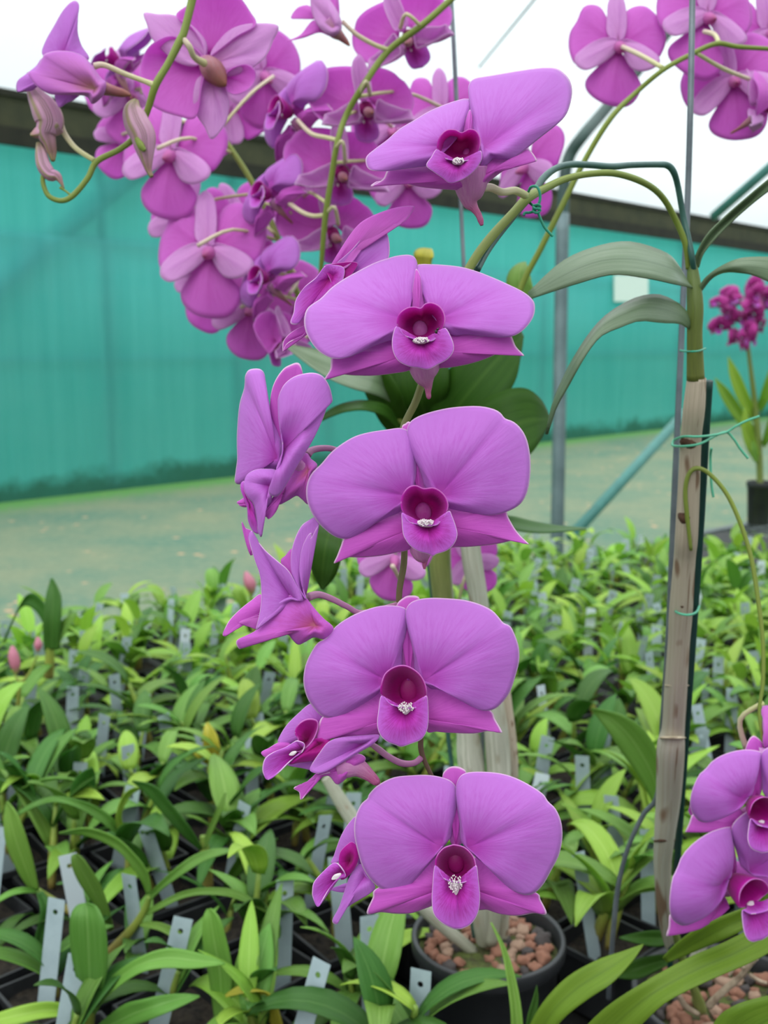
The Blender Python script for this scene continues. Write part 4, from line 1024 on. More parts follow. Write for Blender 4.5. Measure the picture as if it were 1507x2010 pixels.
pebbles = []
for mk in ('pebble', 'pebble_pale', 'pebble_dark'):
    for q in range(3):
        mb = MB(); rr = (q*3.1+len(mk), q*1.7, 2.2)
        add_ball(mb, lambda x, y, z: Vector((x, y, z)), (0, 0, 0), (1, 0.8, 0.66), 14, 9, jitter=0.5, rr=rr)
        pebbles.append(mb.mesh('pebble', M[mk]))
def scatter_pebbles(cen, r, n, label, group, seed, clear=None):
    rr = random.Random(seed); placed = []
    tries = 0
    while len(placed) < n and tries < 4000:
        tries += 1
        a = rr.random()*2*PI; q = r*math.sqrt(rr.random()); s = rr.uniform(0.0042, 0.0078)
        x, y = q*math.cos(a), q*math.sin(a)
        if q + s > r: continue
        if clear and clear(x, y): continue
        if any((x-p[0])**2+(y-p[1])**2 < (0.72*(s+p[2]))**2 for p in placed): continue
        placed.append((x, y, s))
        w = rr.random()
        me = pebbles[(0 if w < 0.5 else 3 if w < 0.82 else 6) + rr.randrange(3)]
        o = bpy.data.objects.new('pebble', me); C.objects.link(o)
        o.location = (cen.x+x, cen.y+y, cen.z-0.012+s*0.45)
        o.scale = (s, s, s); o.rotation_euler = (rr.uniform(-.5, .5), rr.uniform(-.5, .5), rr.random()*6)
        tag(o, label, 'pebble', group)
scatter_pebbles(cB, rB*0.9, 95, 'reddish clay pebble lying in the round black pot below the lowest flower', 'clay pebbles in the centre pot', 5, lambda x, y: abs(x+0.012) < 0.012 and -0.035 < y < 0.01)
scatter_pebbles(cA, 0.06, 80, 'clay pebble lying in the black pot at the bottom right', 'clay pebbles in the right pot', 9)
# thin hoop under the pot
mb = MB()
ring = []
for k in range(41):
    an = 2*PI*k/40
    ring.append((cB.x+0.0545*math.cos(an), cB.y+0.0545*math.sin(an), cB.z-0.062, 0.0018))
add_tube(mb, ring, segs=8, smooth=False)
tag(mb.build('pot_ring', M['rod']), 'thin pale wire ring around the lower part of the round black pot', 'wire ring')

# ================================================================== ORCHID B: potted plant in the centre, behind the spray
Bp = thing('orchid_plant', 'potted orchid with papery grey canes standing in the round black pot', 'orchid', P(950, 1850, .82))
mb = MB(); tube_px(mb, [(870, 818, .76, 22), (872, 850, .76, 30), (868, 1000, .76, 36), (864, 1090, .765, 42), (872, 1180, .77, 40), (890, 1300, .775, 38), (915, 1420, .78, 42), (922, 1480, .785, 52), (930, 1560, .79, 50), (938, 1700, .80, 44), (945, 1800, .81, 38), (950, 1850, .82, 30)], segs=14, n=70)
mb.build('cane', M['cane_pale'], Bp)
mb = MB(); tube_px(mb, [(866, 822, .755, 24), (868, 860, .755, 32), (865, 1000, .755, 38), (862, 1090, .76, 42), (868, 1170, .764, 40), (880, 1260, .77, 38)], segs=14)
mb.build('cane', M['cane_olive'], Bp)['label'] = 'olive green upper cane'
mb = MB(); tube_px(mb, [(902, 815, .74, 20), (905, 840, .74, 26), (915, 980, .745, 34), (925, 1090, .75, 40), (938, 1170, .755, 38), (955, 1300, .765, 38), (972, 1420, .775, 46), (978, 1500, .785, 48), (980, 1600, .79, 44), (975, 1720, .80, 38), (962, 1850, .815, 28)], segs=14, n=70)
mb.build('cane', M['cane_pale'], Bp)
mb = MB(); tube_px(mb, [(985, 1330, .80, 26), (996, 1430, .80, 30), (1004, 1500, .80, 26), (1000, 1620, .81, 30), (990, 1740, .82, 28), (985, 1840, .83, 24)], segs=12, n=50)
mb.build('cane', M['cane'], Bp)
mb = MB(); tube_px(mb, [(640, 1525, .80, 22), (680, 1590, .80, 30), (730, 1660, .80, 30), (830, 1780, .81, 28), (930, 1870, .82, 22)], segs=12, n=40)
mb.build('cane', M['cane_pale'], Bp)
LB = [
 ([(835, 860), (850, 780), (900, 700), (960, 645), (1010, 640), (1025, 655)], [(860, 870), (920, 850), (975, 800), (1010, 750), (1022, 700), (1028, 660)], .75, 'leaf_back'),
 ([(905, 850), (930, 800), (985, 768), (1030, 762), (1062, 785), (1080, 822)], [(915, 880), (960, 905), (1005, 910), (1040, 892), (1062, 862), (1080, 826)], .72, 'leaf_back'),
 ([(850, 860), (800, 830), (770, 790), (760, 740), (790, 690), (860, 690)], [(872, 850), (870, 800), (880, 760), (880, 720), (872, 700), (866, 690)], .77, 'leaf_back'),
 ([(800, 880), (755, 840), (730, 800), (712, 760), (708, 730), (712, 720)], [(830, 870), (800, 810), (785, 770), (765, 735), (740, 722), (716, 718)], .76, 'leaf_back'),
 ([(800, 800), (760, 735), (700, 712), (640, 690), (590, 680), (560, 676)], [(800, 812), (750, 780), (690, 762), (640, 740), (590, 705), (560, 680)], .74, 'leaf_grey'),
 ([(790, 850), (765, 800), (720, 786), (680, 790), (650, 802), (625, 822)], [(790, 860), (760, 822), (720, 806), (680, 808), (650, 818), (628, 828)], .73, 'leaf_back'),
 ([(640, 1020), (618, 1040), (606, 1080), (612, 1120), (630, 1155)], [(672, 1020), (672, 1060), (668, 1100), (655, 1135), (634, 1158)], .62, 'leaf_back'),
 ([(832, 690), (822, 600), (816, 518), (812, 500), (818, 490), (832, 487), (846, 490)], [(840, 690), (838, 600), (846, 518), (850, 505), (850, 495), (848, 490), (846, 488)], .80, 'leaf_yellow'),
 ([(978, 760), (982, 690), (992, 575), (996, 540), (1012, 520), (1030, 514)], [(986, 760), (1004, 690), (1044, 590), (1042, 550), (1036, 525), (1032, 514)], .79, 'leaf'),
 ([(960, 1010), (1000, 1012), (1050, 1024), (1100, 1032), (1150, 1036)], [(960, 1020), (1000, 1038), (1050, 1046), (1100, 1044), (1150, 1040)], .80, 'leaf_deep')]
for ea, eb, d, mk in LB:
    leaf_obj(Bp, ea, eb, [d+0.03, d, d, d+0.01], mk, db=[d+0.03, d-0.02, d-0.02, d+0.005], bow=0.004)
# stem going up to the top right flowers
mb = MB(); tube_px(mb, [(985, 680, .76, 11), (1022, 565, .75, 12), (1060, 490, .74, 12), (1100, 410, .73, 12), (1150, 310, .72, 11), (1200, 230, .71, 11), (1250, 180, .71, 10), (1300, 138, .70, 10), (1350, 110, .70, 10), (1405, 86, .70, 10), (1450, 92, .70, 9), (1530, 97, .70, 8)], segs=10, n=60)
mb.build('flower_stem', M['spike'], Bp)
stalk(Bp, [(1222, 92, .74, 9), (1260, 110, .72, 9), (1300, 133, .70, 9)], 'pedicel_cream')
stalk(Bp, [(1382, 62, .74, 9), (1402, 68, .72, 9), (1410, 84, .70, 9)], 'pedicel_cream')
stalk(Bp, [(1470, 155, .74, 8), (1420, 135, .72, 8), (1368, 105, .70, 8)], 'pedicel_cream')
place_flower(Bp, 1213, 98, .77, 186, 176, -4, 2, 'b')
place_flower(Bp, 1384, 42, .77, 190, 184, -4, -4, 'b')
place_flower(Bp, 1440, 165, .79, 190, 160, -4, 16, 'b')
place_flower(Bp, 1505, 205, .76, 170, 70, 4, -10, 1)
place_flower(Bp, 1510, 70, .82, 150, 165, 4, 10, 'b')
# stem rising to the left cluster
mb = MB(); tube_px(mb, [(820, 860, .76, 10), (720, 760, .78, 11), (640, 680, .80, 11), (590, 590, .82, 12), (560, 510, .83, 12), (530, 430, .84, 12), (490, 350, .84, 12), (455, 295, .84, 11), (430, 255, .84, 10), (400, 180, .85, 9)], segs=10, n=60)
mb.build('flower_stem', M['spike'], Bp)
GL = [ # u v d width yaw pitch roll variant stem point
 (340, 310, .80, 205, 172, -4, -2, 'b', (455, 300, .84)),
 (228, 120, .86, 170, -70, 40, -20, 1, (400, 190, .85)),
 (255, 195, .90, 165, 200, -6, 12, 'b', (420, 230, .85)),
 (250, 280, .92, 130, 190, -6, -30, 'b', (420, 250, .85)),
 (515, 150, .90, 170, 200, 10, 20, 'b', (430, 255, .84)),
 (455, 225, .92, 150, 160, 0, -40, 'b', (440, 270, .84)),
 (415, 500, .80, 215, 172, -8, 6, 'b', (540, 470, .83)),
 (370, 440, .88, 165, 165, 6, -16, 'b', (500, 380, .84)),
 (520, 378, .78, 165, -40, 12, -24, 0, (520, 400, .84)),
 (515, 543, .78, 170, -40, 10, -26, 0, (565, 520, .83)),
 (495, 610, .86, 165, 170, -6, 0, 'b', (590, 590, .82)),
 (548, 672, .80, 150, 235, -14, 16, 1, (620, 650, .80)),
 (560, 215, .78, 200, -50, 10, -18, 0, (640, 270, .80)),
 (485, 450, .92, 170, 180, 0, 30, 'b', (540, 460, .83)),
 (570, 590, .90, 150, 190, 0, 20, 'b', (590, 590, .82)),
 (425, 555, .90, 170, 165, 0, -20, 'b', (570, 540, .83)),
]
for u, v, d, w, ya, pi_, ro, va, sp in GL:
    fr = abs(ya) < 75
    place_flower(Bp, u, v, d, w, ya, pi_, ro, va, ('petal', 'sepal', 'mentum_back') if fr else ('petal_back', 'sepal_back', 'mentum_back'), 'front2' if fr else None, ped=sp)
# low flowers seen behind the third and fourth front flowers
place_flower(Bp, 775, 1095, .70, 150, 175, 0, 0, 'b', ped=(800, 1180, .74))
place_flower(Bp, 925, 1100, .82, 120, 170, 0, 30, 'b', ped=(900, 1180, .80))

# ================================================================== upper spray arching in from above (stem from 880,0 down)
Sp = thing('orchid_spray', 'blurred mauve orchid spray arching down from the top centre behind the front flowers', 'orchid spray', P(884, -10, .74))
mb = MB(); tube_px(mb, [(960, -70, .72, 13), (884, 0, .72, 13), (830, 48, .72, 13), (762, 100, .73, 13), (715, 165, .73, 13), (680, 225, .74, 12), (662, 280, .74, 12), (650, 350, .75, 12), (638, 430, .76, 12), (632, 500, .77, 10), (628, 560, .78, 8)], segs=10, n=60)
mb.build('flower_stem', M['spike'], Sp)
GS = [(800, 70, .76, 200, 165, 4, 20, 0, (826, 52, .72)),
      (716, 210, .77, 205, 186, -4, 8, 0, (704, 190, .735)),
      (668, 335, .78, 205, 188, -4, 2, 0, (660, 290, .74)),
      (650, 455, .80, 195, 190, -6, 10, 0, (640, 420, .76)),
      (610, 400, .84, 150, 170, 0, -20, 'b', (642, 400, .76)),
      (870, 225, .90, 150, 178, 0, 6, 'b', (700, 190, .735)),
      (800, 360, .90, 150, 178, 0, 14, 'b', (655, 320, .75)),
      (770, 260, .92, 160, 178, 0, 0, 'b', (680, 225, .74)),
      (1040, 330, .86, 165, 130, 0, 8, 'b', (1100, 410, .74))]
for u, v, d, w, ya, pi_, ro, va, sp in GS:
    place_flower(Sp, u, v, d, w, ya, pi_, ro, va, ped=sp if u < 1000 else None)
stalk(Sp, [(584, 236, .77, 9), (610, 262, .76, 9), (640, 270, .75, 9), (662, 275, .74, 9)], 'pedicel_cream')
stalk(Sp, [(556, 390, .78, 9), (590, 415, .77, 9), (615, 424, .765, 9), (638, 422, .76, 9)], 'pedicel_cream')
stalk(Sp, [(672, 42, .72, 9), (700, 68, .72, 9), (735, 88, .725, 9), (762, 98, .73, 9)], 'pedicel_cream')
side_flower(Sp, 0.70, (440, 0, 2.898), [
 ('petal', 'petal_back', (560, 110), [(380, 105), (410, 50), (460, 30), (500, 40), (560, 60), (540, 110), (450, 98)], dict(dz0=10, back=16, bulge=6, wave=3)),
 ('petal', 'petal_back', (600, 150), [(350, 237), (430, 200), (500, 120), (560, 130), (640, 190), (600, 205), (540, 185), (450, 215)], dict(dz0=6, back=8, bulge=6, wave=3)),
 ('petal', 'petal_back', (620, 110), [(500, -20), (560, -60), (630, -60), (650, 0), (655, 90), (640, 130), (580, 100)], dict(dz0=6, back=8, bulge=6, wave=3)),
 ('sepal', 'sepal_back', (620, 150), [(490, 0), (500, 70), (530, 140), (590, 200), (640, 205), (665, 175), (665, 120), (640, 60), (600, 0), (560, -40), (510, -40)], dict(dz0=-8, back=4, bulge=14, wave=3)),
 ], body=[(590, 130, 0, 90), (630, 180, 0, 80), (665, 210, 4, 50), (695, 240, 6, 30), (712, 260, 6, 12)], bodym='mentum_back')

# ================================================================== sharp spray at the top left with buds
St = thing('orchid_spray', 'orchid spray hanging from the top left corner with drooping pink green buds', 'orchid spray', P(378, -10, .56))
mb = MB(); tube_px(mb, [(395, -80, .55, 17), (377, 0, .55, 16), (362, 60, .55, 15), (352, 82, .55, 16), (330, 125, .55, 14), (305, 168, .55, 15), (290, 215, .555, 13), (268, 265, .56, 13), (235, 293, .56, 11), (190, 317, .56, 12), (172, 350, .56, 11), (143, 384, .56, 11), (120, 394, .56, 10), (96, 385, .56, 10), (85, 362, .56, 9), (84, 345, .56, 9)], segs=10, n=90)
mb.build('flower_stem', M['spike'], St)
stalk(St, [(361, 78, .55, 12), (372, 92, .55, 12), (381, 112, .556, 12), (400, 124, .568, 16)], 'pedicel_cream')
stalk(St, [(185, 130, .545, 13), (205, 128, .545, 11), (245, 145, .548, 10), (285, 160, .55, 10), (305, 168, .55, 14)], 'pedicel_cream')
stalk(St, [(118, 243, .558, 14), (128, 265, .56, 11), (150, 292, .56, 10), (185, 315, .56, 10)], 'pedicel_cream')
# big flower seen from behind
side_flower(St, 0.585, (0, 0, 2.69), [
 ('petal', 'petal_back', (1060, 330), [(1030, 620), (930, 610), (830, 575), (770, 520), (740, 440), (740, 350), (770, 270), (820, 220), (900, 190), (980, 220), (1080, 320), (1060, 480)], dict(dz0=-2, back=-24, bulge=-14, wave=6, basedz=-4)),
 ('petal', 'petal_back', (1110, 290), [(930, 80), (1000, 20), (1080, -40), (1180, -60), (1260, -20), (1320, 60), (1350, 130), (1250, 190), (1160, 260), (1090, 300), (1060, 220), (1010, 140)], dict(dz0=-2, back=-24, bulge=-14, wave=6, basedz=-4)),
 ('lip', 'petal_back', (1190, 400), [(1200, 380), (1290, 340), (1345, 370), (1345, 430), (1300, 480), (1240, 500), (1195, 470)], dict(dz0=-10, back=-20, bulge=-4, wave=4, basedz=-6)),
 ('sepal', 'sepal_back', (1070, 330), [(760, 70), (830, 75), (910, 78), (980, 110), (1050, 170), (1090, 230), (1085, 300), (1030, 350), (940, 330), (860, 270), (800, 200), (775, 130)], dict(dz0=-16, back=2, bulge=6, wave=3, basedz=-10)),
 ('sepal', 'sepal_back', (1140, 330), [(1110, 290), (1160, 210), (1230, 150), (1330, 125), (1466, 135), (1440, 220), (1400, 300), (1330, 360), (1250, 395), (1190, 400), (1140, 350)], dict(dz0=-16, back=2, bulge=8, wave=4, basedz=-10)),
 ('sepal', 'sepal_back', (1120, 430), [(1040, 420), (1090, 400), (1170, 430), (1205, 510), (1205, 600), (1180, 670), (1118, 735), (1080, 670), (1035, 600), (1020, 510)], dict(dz0=-16, back=4, bulge=6, wave=3, basedz=-10)),
 ], body=[(1062, 318, -14, 50), (1095, 340, -20, 100), (1130, 380, -28, 122), (1165, 425, -34, 80), (1190, 450, -38, 20)], bodym='mentum_back')
# flower in side view, left
side_flower(St, 0.54, (0, 0, 2.69), [
 ('petal', 'petal', (330, 300), [(225, 290), (240, 220), (290, 130), (330, 60), (370, 15), (400, 5), (418, 30), (412, 90), (410, 170), (430, 240), (470, 310), (400, 330), (300, 320)], dict(dz0=6, back=10, bulge=8, wave=4)),
 ('petal', 'petal', (250, 400), [(90, 480), (92, 430), (140, 390), (190, 350), (225, 310), (260, 380), (180, 470), (120, 482)], dict(dz0=14, back=16, bulge=6, wave=3)),
 ('petal', 'petal', (380, 470), [(290, 500), (330, 480), (430, 480), (400, 520), (350, 545), (310, 565)], dict(dz0=8, back=6, bulge=4, wave=2)),
 ('sepal', 'hood', (500, 470), [(150, 385), (190, 370), (222, 310), (240, 285), (300, 270), (380, 275), (440, 300), (480, 340), (530, 410), (560, 440), (545, 500), (490, 548), (460, 510), (400, 500), (330, 500), (260, 495), (200, 460), (165, 420)], dict(dz0=-14, back=8, bulge=22, wave=4, basedz=-10, crease=0)),
 ], body=[(450, 420, 4, 80), (490, 450, 2, 90), (540, 464, 2, 74), (600, 480, 4, 54), (650, 492, 6, 42), (690, 503, 6, 12)], bodym='mentum_back')
sp_ = []
def bud(parent, pts, label=None, mk='bud'):
    mb = MB(); tube_px(mb, pts, segs=14, n=len(pts)*6)
    o = mb.build('bud', M[mk], parent)
    return o
bud(St, [(54, 142, .555, 3), (60, 165, .555, 18), (72, 190, .555, 36), (88, 215, .555, 54), (98, 240, .556, 54), (92, 262, .557, 40), (97, 280, .558, 26), (102, 300, .56, 18), (104, 316, .56, 8)])
bud(St, [(118, 238, .556, 10), (112, 240, .556, 40), (90, 255, .556, 36), (72, 262, .556, 20), (60, 265, .556, 6)])
bud(St, [(75, 280, .56, 8), (80, 300, .56, 22), (86, 325, .56, 28), (98, 342, .56, 26), (112, 346, .56, 18), (120, 358, .56, 8), (125, 370, .56, 4)])
bud(St, [(268, 196, .552, 10), (262, 215, .552, 38), (268, 240, .552, 50), (280, 265, .553, 50), (284, 290, .554, 40), (288, 315, .555, 24), (292, 335, .556, 12), (298, 347, .556, 8)])
bud(St, [(268, 272, .548, 10), (276, 285, .548, 14), (284, 296, .548, 8)], mk='spike')
stalk(St, [(118, 368, .56, 6), (130, 376, .56, 4), (140, 384, .56, 5)], 'spike')

# ================================================================== stake, rods and ties
mb = MB(); tube_px(mb, [(1362, 535, .505, 11), (1358, 505, .50, 12), (1350, 465, .50, 12), (1340, 420, .50, 12), (1330, 365, .495, 12), (1322, 338, .49, 13), (1310, 325, .488, 13), (1290, 323, .484, 12), (1240, 324, .472, 12), (1200, 327, .462, 13), (1160, 324, .452, 13), (1120, 323, .442, 13), (1090, 331, .434, 13), (1066, 350, .428, 14), (1050, 374, .423, 14), (1020, 410, .416, 13), (980, 460, .408, 12), (955, 495, .402, 13), (936, 530, .396, 14)], segs=12, n=110)
tag(mb.build('support_wire', M['wire']), 'bent dark green coated wire arching over and holding up the front flower stem', 'plant support')
mb = MB(); tube_px(mb, [(1392, 748, .525, 15), (1384, 860, .54, 16), (1376, 1000, .56, 16), (1366, 1150, .58, 16), (1356, 1300, .60, 15), (1345, 1450, .63, 15), (1335, 1600, .66, 14), (1325, 1750, .69, 13), (1318, 1850, .71, 12), (1312, 1960, .74, 12)], segs=12)
tag(mb.build('plant_stake', M['stake']), 'straight dark green plastic stake standing close beside the tall brown cane', 'plant stake')
mb = MB(); tube_px(mb, [(1359, -30, .56, 12), (1355, 200, .56, 12), (1349, 400, .57, 12), (1340, 600, .575, 12), (1331, 800, .58, 12), (1322, 1000, .59, 12), (1311, 1250, .61, 11), (1298, 1450, .64, 11), (1290, 1560, .66, 10), (1262, 1600, .67, 10), (1232, 1665, .68, 9), (1213, 1740, .69, 10), (1204, 1820, .70, 10), (1197, 1910, .72, 9), (1194, 1960, .74, 9)], segs=10, n=90)
tag(mb.build('metal_rod', M['rod']), 'grey metal rod rising past the tall brown cane to the top edge', 'metal rod')
mb = MB(); tube_px(mb, [(884, -30, .78, 8), (892, 120, .78, 9), (900, 300, .78, 8), (908, 480, .785, 8), (922, 760, .79, 8), (935, 1000, .795, 8), (945, 1300, .80, 8), (948, 1600, .81, 8), (950, 1850, .83, 8)], segs=8, n=60)
tag(mb.build('metal_rod', M['rod']), 'thin grey metal rod rising from the round black pot to the top centre', 'metal rod')
mb = MB(); tube_px(mb, [(838, 1080, .775, 9), (850, 1180, .78, 10), (880, 1450, .79, 9), (930, 1840, .82, 8)], segs=8, n=30)
tag(mb.build('plant_stake', M['wire']), 'slim green stake beside the papery canes above the round black pot', 'plant stake')

def tie(name, label, strands, mk, w=5):
    t = thing(name, label, 'plant tie', P(strands[0][0][0], strands[0][0][1], strands[0][0][2]))
    for st_ in strands:
        mb = MB(); tube_px(mb, [p if len(p) == 4 else p+(w,) for p in st_], segs=8, n=len(st_)*7); mb.build('strand', M[mk], t)
    return t
tie('plant_tie', 'bright green twist tie knotted round the front flower stem and bent wire', [
 [(1037, 376, .413), (1042, 367, .41), (1052, 366, .408), (1058, 374, .407), (1060, 388, .407), (1057, 400, .407), (1050, 406, .408)],
 [(1037, 376, .42), (1036, 392, .424), (1044, 402, .416), (1052, 404, .41)],
 [(1046, 404, .407), (1056, 402, .405), (1060, 406, .406), (1052, 410, .405), (1046, 407, .406)],
 [(1046, 412, .407), (1055, 410, .405), (1060, 413, .406), (1052, 418, .405), (1046, 414, .406)],
 [(1052, 414, .408), (1040, 417, .408), (1030, 418, .408), (1028, 423, .408)],
 [(1055, 414, .408), (1060, 428, .408), (1068, 445, .408), (1078, 457, .408), (1085, 464, .408)]], 'tie', 5.5)
tie('plant_tie', 'pale green tie with two loose tails round the brown cane and rod', [
 [(1322, 864, .575), (1320, 874, .56), (1340, 876, .52), (1370, 872, .512), (1392, 862, .52), (1402, 856, .53)],
 [(1322, 864, .58), (1340, 857, .52), (1370, 857, .51), (1400, 854, .52), (1425, 848, .53), (1445, 836, .53), (1465, 826, .53), (1490, 817, .53)],
 [(1402, 856, .53), (1425, 848, .532), (1440, 862, .532), (1452, 880, .532), (1468, 900, .532)],
 [(1396, 880, .535), (1394, 900, .54), (1396, 950, .54), (1400, 976, .54)]], 'tie_pale', 5)
tie('plant_tie', 'thin green tie looped low round the brown cane at its dark scar', [
 [(1318, 1192, .60), (1330, 1203, .56), (1350, 1207, .552), (1366, 1202, .56), (1372, 1190, .585)]], 'tie_pale', 5)
tie('plant_tie', 'thin green tie round the green upper part of the tall cane', [
 [(1334, 688, .58), (1350, 690, .50), (1370, 689, .496), (1384, 684, .52)]], 'tie', 4)
# insect in the throat of the second flower
ins = thing('insect', 'tiny black insect sitting inside the lip of the second flower from the top', 'insect', P(858, 648, .338))
mpi = mapper(.337)
mb = MB()
add_ball(mb, mpi, (859, 646, 0), (2.6, 2.4, 3), 10, 6); mb.build('head', M['insect'], ins)
mb = MB(); add_ball(mb, mpi, (856, 651, 0), (3, 4.2, 3), 10, 6); add_ball(mb, mpi, (862, 643, 0), (1.2, 1.2, 1.2), 6, 4)
mb.build('body', M['insect'], ins)
for a, b in (((856, 650), (850, 648)), ((856, 652), (850, 655)), ((857, 649), (864, 652)), ((856, 653), (861, 657))):
    mb = MB(); add_tube(mb, [tuple(mpi(*a, 0))+(0.00009,), tuple(mpi(*b, 3))+(0.00006,)], segs=5); mb.build('leg', M['insect'], ins)

# ================================================================== strap leaves in the lower right foreground
Ls = thing('strap_leaved_plant', 'broad olive strap leaves crossing the bottom right corner in front of the pots', 'plant', P(1180, 2120, .62))
leaf_obj(Ls, [(1110, 2060), (1180, 1985), (1260, 1930), (1350, 1880), (1420, 1850), (1507, 1800), (1640, 1700)], [(1150, 2110), (1250, 2020), (1310, 1965), (1400, 1920), (1470, 1890), (1530, 1855), (1650, 1760)], [.62, .60, .59, .59, .58, .58, .58], 'leaf_strap', db=[.62, .59, .575, .57, .565, .565, .57], bow=0.006)
leaf_obj(Ls, [(1026, 2040), (1060, 1975), (1110, 1920), (1170, 1885), (1220, 1868), (1262, 1853)], [(1060, 2060), (1105, 2000), (1155, 1960), (1200, 1930), (1238, 1890), (1263, 1855)], [.66, .65, .645, .64, .64, .64], 'leaf_strap', db=[.66, .64, .63, .625, .63, .64], bow=0.004)
leaf_obj(Ls, [(1375, 2090), (1400, 2010), (1440, 1975), (1507, 1955), (1600, 1940)], [(1450, 2120), (1500, 2080), (1530, 2050), (1570, 2020), (1620, 1980)], [.58, .575, .57, .57, .57], 'leaf_strap', bow=0.004)
leaf_obj(Ls, [(1300, 1880), (1330, 1850), (1380, 1815), (1440, 1790), (1507, 1765), (1560, 1740)], [(1310, 1890), (1370, 1865), (1430, 1840), (1480, 1815), (1530, 1790), (1565, 1750)], [.64, .63, .62, .62, .62, .62], 'leaf_strap', bow=0.003)
leaf_obj(Ls, [(1000, 2080), (1003, 2000), (996, 1930), (983, 1860), (962, 1812)], [(1026, 2080), (1026, 2010), (1016, 1940), (996, 1870), (965, 1810)], [.66, .655, .66, .67, .68], 'leaf', bow=0.003)
leaf_obj(Ls, [(1028, 2050), (1034, 2000), (1046, 1960), (1053, 1935)], [(1045, 2050), (1052, 2000), (1056, 1965), (1054, 1935)], [.66, .66, .66, .66], 'leaf_deep', bow=0.002)

# ================================================================== SEEDLINGS
def leaf_strip(L, w, elev, droop, az, origin, twist=0, n=9, m=4, fold=0.25):
    """arching lanceolate leaf"""
    mb = MB(); vs, uvs, fs = [], [], []
    p = Vector(origin); el = elev
    h = Vector((math.cos(az), math.sin(az), 0))
    side0 = Vector((-math.sin(az), math.cos(az), 0))
    for i in range(n+1):
        s = i/n
        T = h*math.cos(el) + Vector((0, 0, math.sin(el)))
        Nn = side0.cross(T) * -1
        ww = w*(math.sin(PI*min(1, (s*0.93+0.07))**0.75) ** 0.8 if s < 0.995 else 0.02)
        ww = max(ww, w*0.04)
        tw = twist*s
        sd_ = side0*math.cos(tw) + Nn*math.sin(tw)
        for j in range(m+1):
            q = 2*j/m-1
            vs.append(p + sd_*(q*ww/2) + Nn*(-fold*ww*0.5*(1-abs(q))) )
            uvs.append((j/m, s))
        p = p + T*(L/n); el -= droop/n
    for i in range(n):
        for j in range(m):
            a = i*(m+1)+j; fs.append((a, a+1, a+m+2, a+m+1))
    mb.add(vs, fs, uvs); return mb

def seedling_proto(seed, big=1.0, mats=('leaf', 'leaf', 'leaf_pale', 'leaf_deep', 'leaf_deep'), sparse=False):
    r = random.Random(seed); out = []
    ps = 0.034
    # square pot
    mb = MB(); h = 0.062
    prof = [(0.72, 0), (0.96, h), (1.04, h), (1.04, h-0.005), (0.99, h-0.006)]
    def ringp(k, z): return [(-ps*k, -ps*k, z), (ps*k, -ps*k, z), (ps*k, ps*k, z), (-ps*k, ps*k, z)]
    rings_ = [ringp(0.72, 0), ringp(0.97, h-0.006), ringp(1.05, h-0.006), ringp(1.05, h), ringp(0.97, h), ringp(0.9, h-0.02)]
    vs = [v for q in rings_ for v in q]; fs = []
    for i in range(len(rings_)-1):
        for k in range(4): fs.append((i*4+k, i*4+(k+1) % 4, (i+1)*4+(k+1) % 4, (i+1)*4+k))
    fs.append((3, 2, 1, 0)); mb.add(vs, fs); out.append(('pot', mb, 'pot', 0, False))
    mb = MB(); g = 7; vs, fs = [], []
    for i in range(g):
        for j in range(g):
            x = (i/(g-1)*2-1)*ps*0.93; y = (j/(g-1)*2-1)*ps*0.93
            vs.append((x, y, h-0.012+0.004*r.uniform(-1, 1)))
    for i in range(g-1):
        for j in range(g-1): a = i*g+j; fs.append((a, a+g, a+g+1, a+1))
    mb.add(vs, fs); out.append(('potting_mix', mb, 'bark', 0, True))
    nst = 1 if sparse else r.choice((1, 2, 2, 3))
    for sidx in range(nst):
        lean_az = r.random()*2*PI; lean = r.uniform(0.05, 0.5)
        H = r.uniform(0.035, 0.085)*big
        x0, y0 = r.uniform(-.01, .01), r.uniform(-.01, .01)
        pts = []
        for i in range(5):
            s = i/4
            pts.append((x0+math.cos(lean_az)*lean*H*s**1.3, y0+math.sin(lean_az)*lean*H*s**1.3, h-0.012+H*s, (0.0032+0.0016*math.sin(PI*min(1, s*1.2)))*(1-0.35*s)*big))
        mb = MB(); add_tube(mb, pts, n=10, segs=7); out.append(('stem', mb, 'stem', 0, True))
        nl = r.randint(2, 4) if sparse else r.randint(3, 5)
        az = r.random()*2*PI
        for k in range(nl):
            s = 0.35+0.65*(k+0.6)/nl
            q = Vector(pts[min(4, int(round(s*4)))][:3])
            L = r.uniform(0.056, 0.10)*big*(0.75+0.4*math.sin(PI*s)); w = r.uniform(0.016, 0.027)*big
            el = r.uniform(0.55, 1.3) + 0.25*(k == nl-1); dr = r.uniform(0.7, 1.9)
            mk = r.choice(mats)
            out.append(('leaf', leaf_strip(L, w, el, dr, az, q, r.uniform(-.5, .5)), mk, 0.0006, True))
            az += PI + r.uniform(-0.6, 0.6)
    return out
M['stem'] = along_mat('seedling_stem', [(0, srgb(150, 130, 70)), (0.5, srgb(150, 165, 70)), (1, srgb(130, 165, 70))], streak=srgb(120, 110, 60), samt=0.4)
protos = []
for q in range(28):
    parts = seedling_proto(100+q) if q < 12 else (seedling_proto(300+q, 1.0, ('leaf', 'leaf_pale', 'leaf_pale', 'leaf_pale', 'leaf')) if q < 24 else seedling_proto(400+q, 0.85, ('leaf', 'leaf_deep'), True))
    near = [(nm, mb.mesh(nm, M[mk], smooth=sm), th) for nm, mb, mk, th, sm in parts]
    far = MB(); mats = []
    for nm, mb, mk, th, sm in parts:
        if mk not in mats: mats.append(mk)
        far.join(mb, mats.index(mk))
    protos.append((near, far.mesh('potted_seedling', [M[x] for x in mats])))

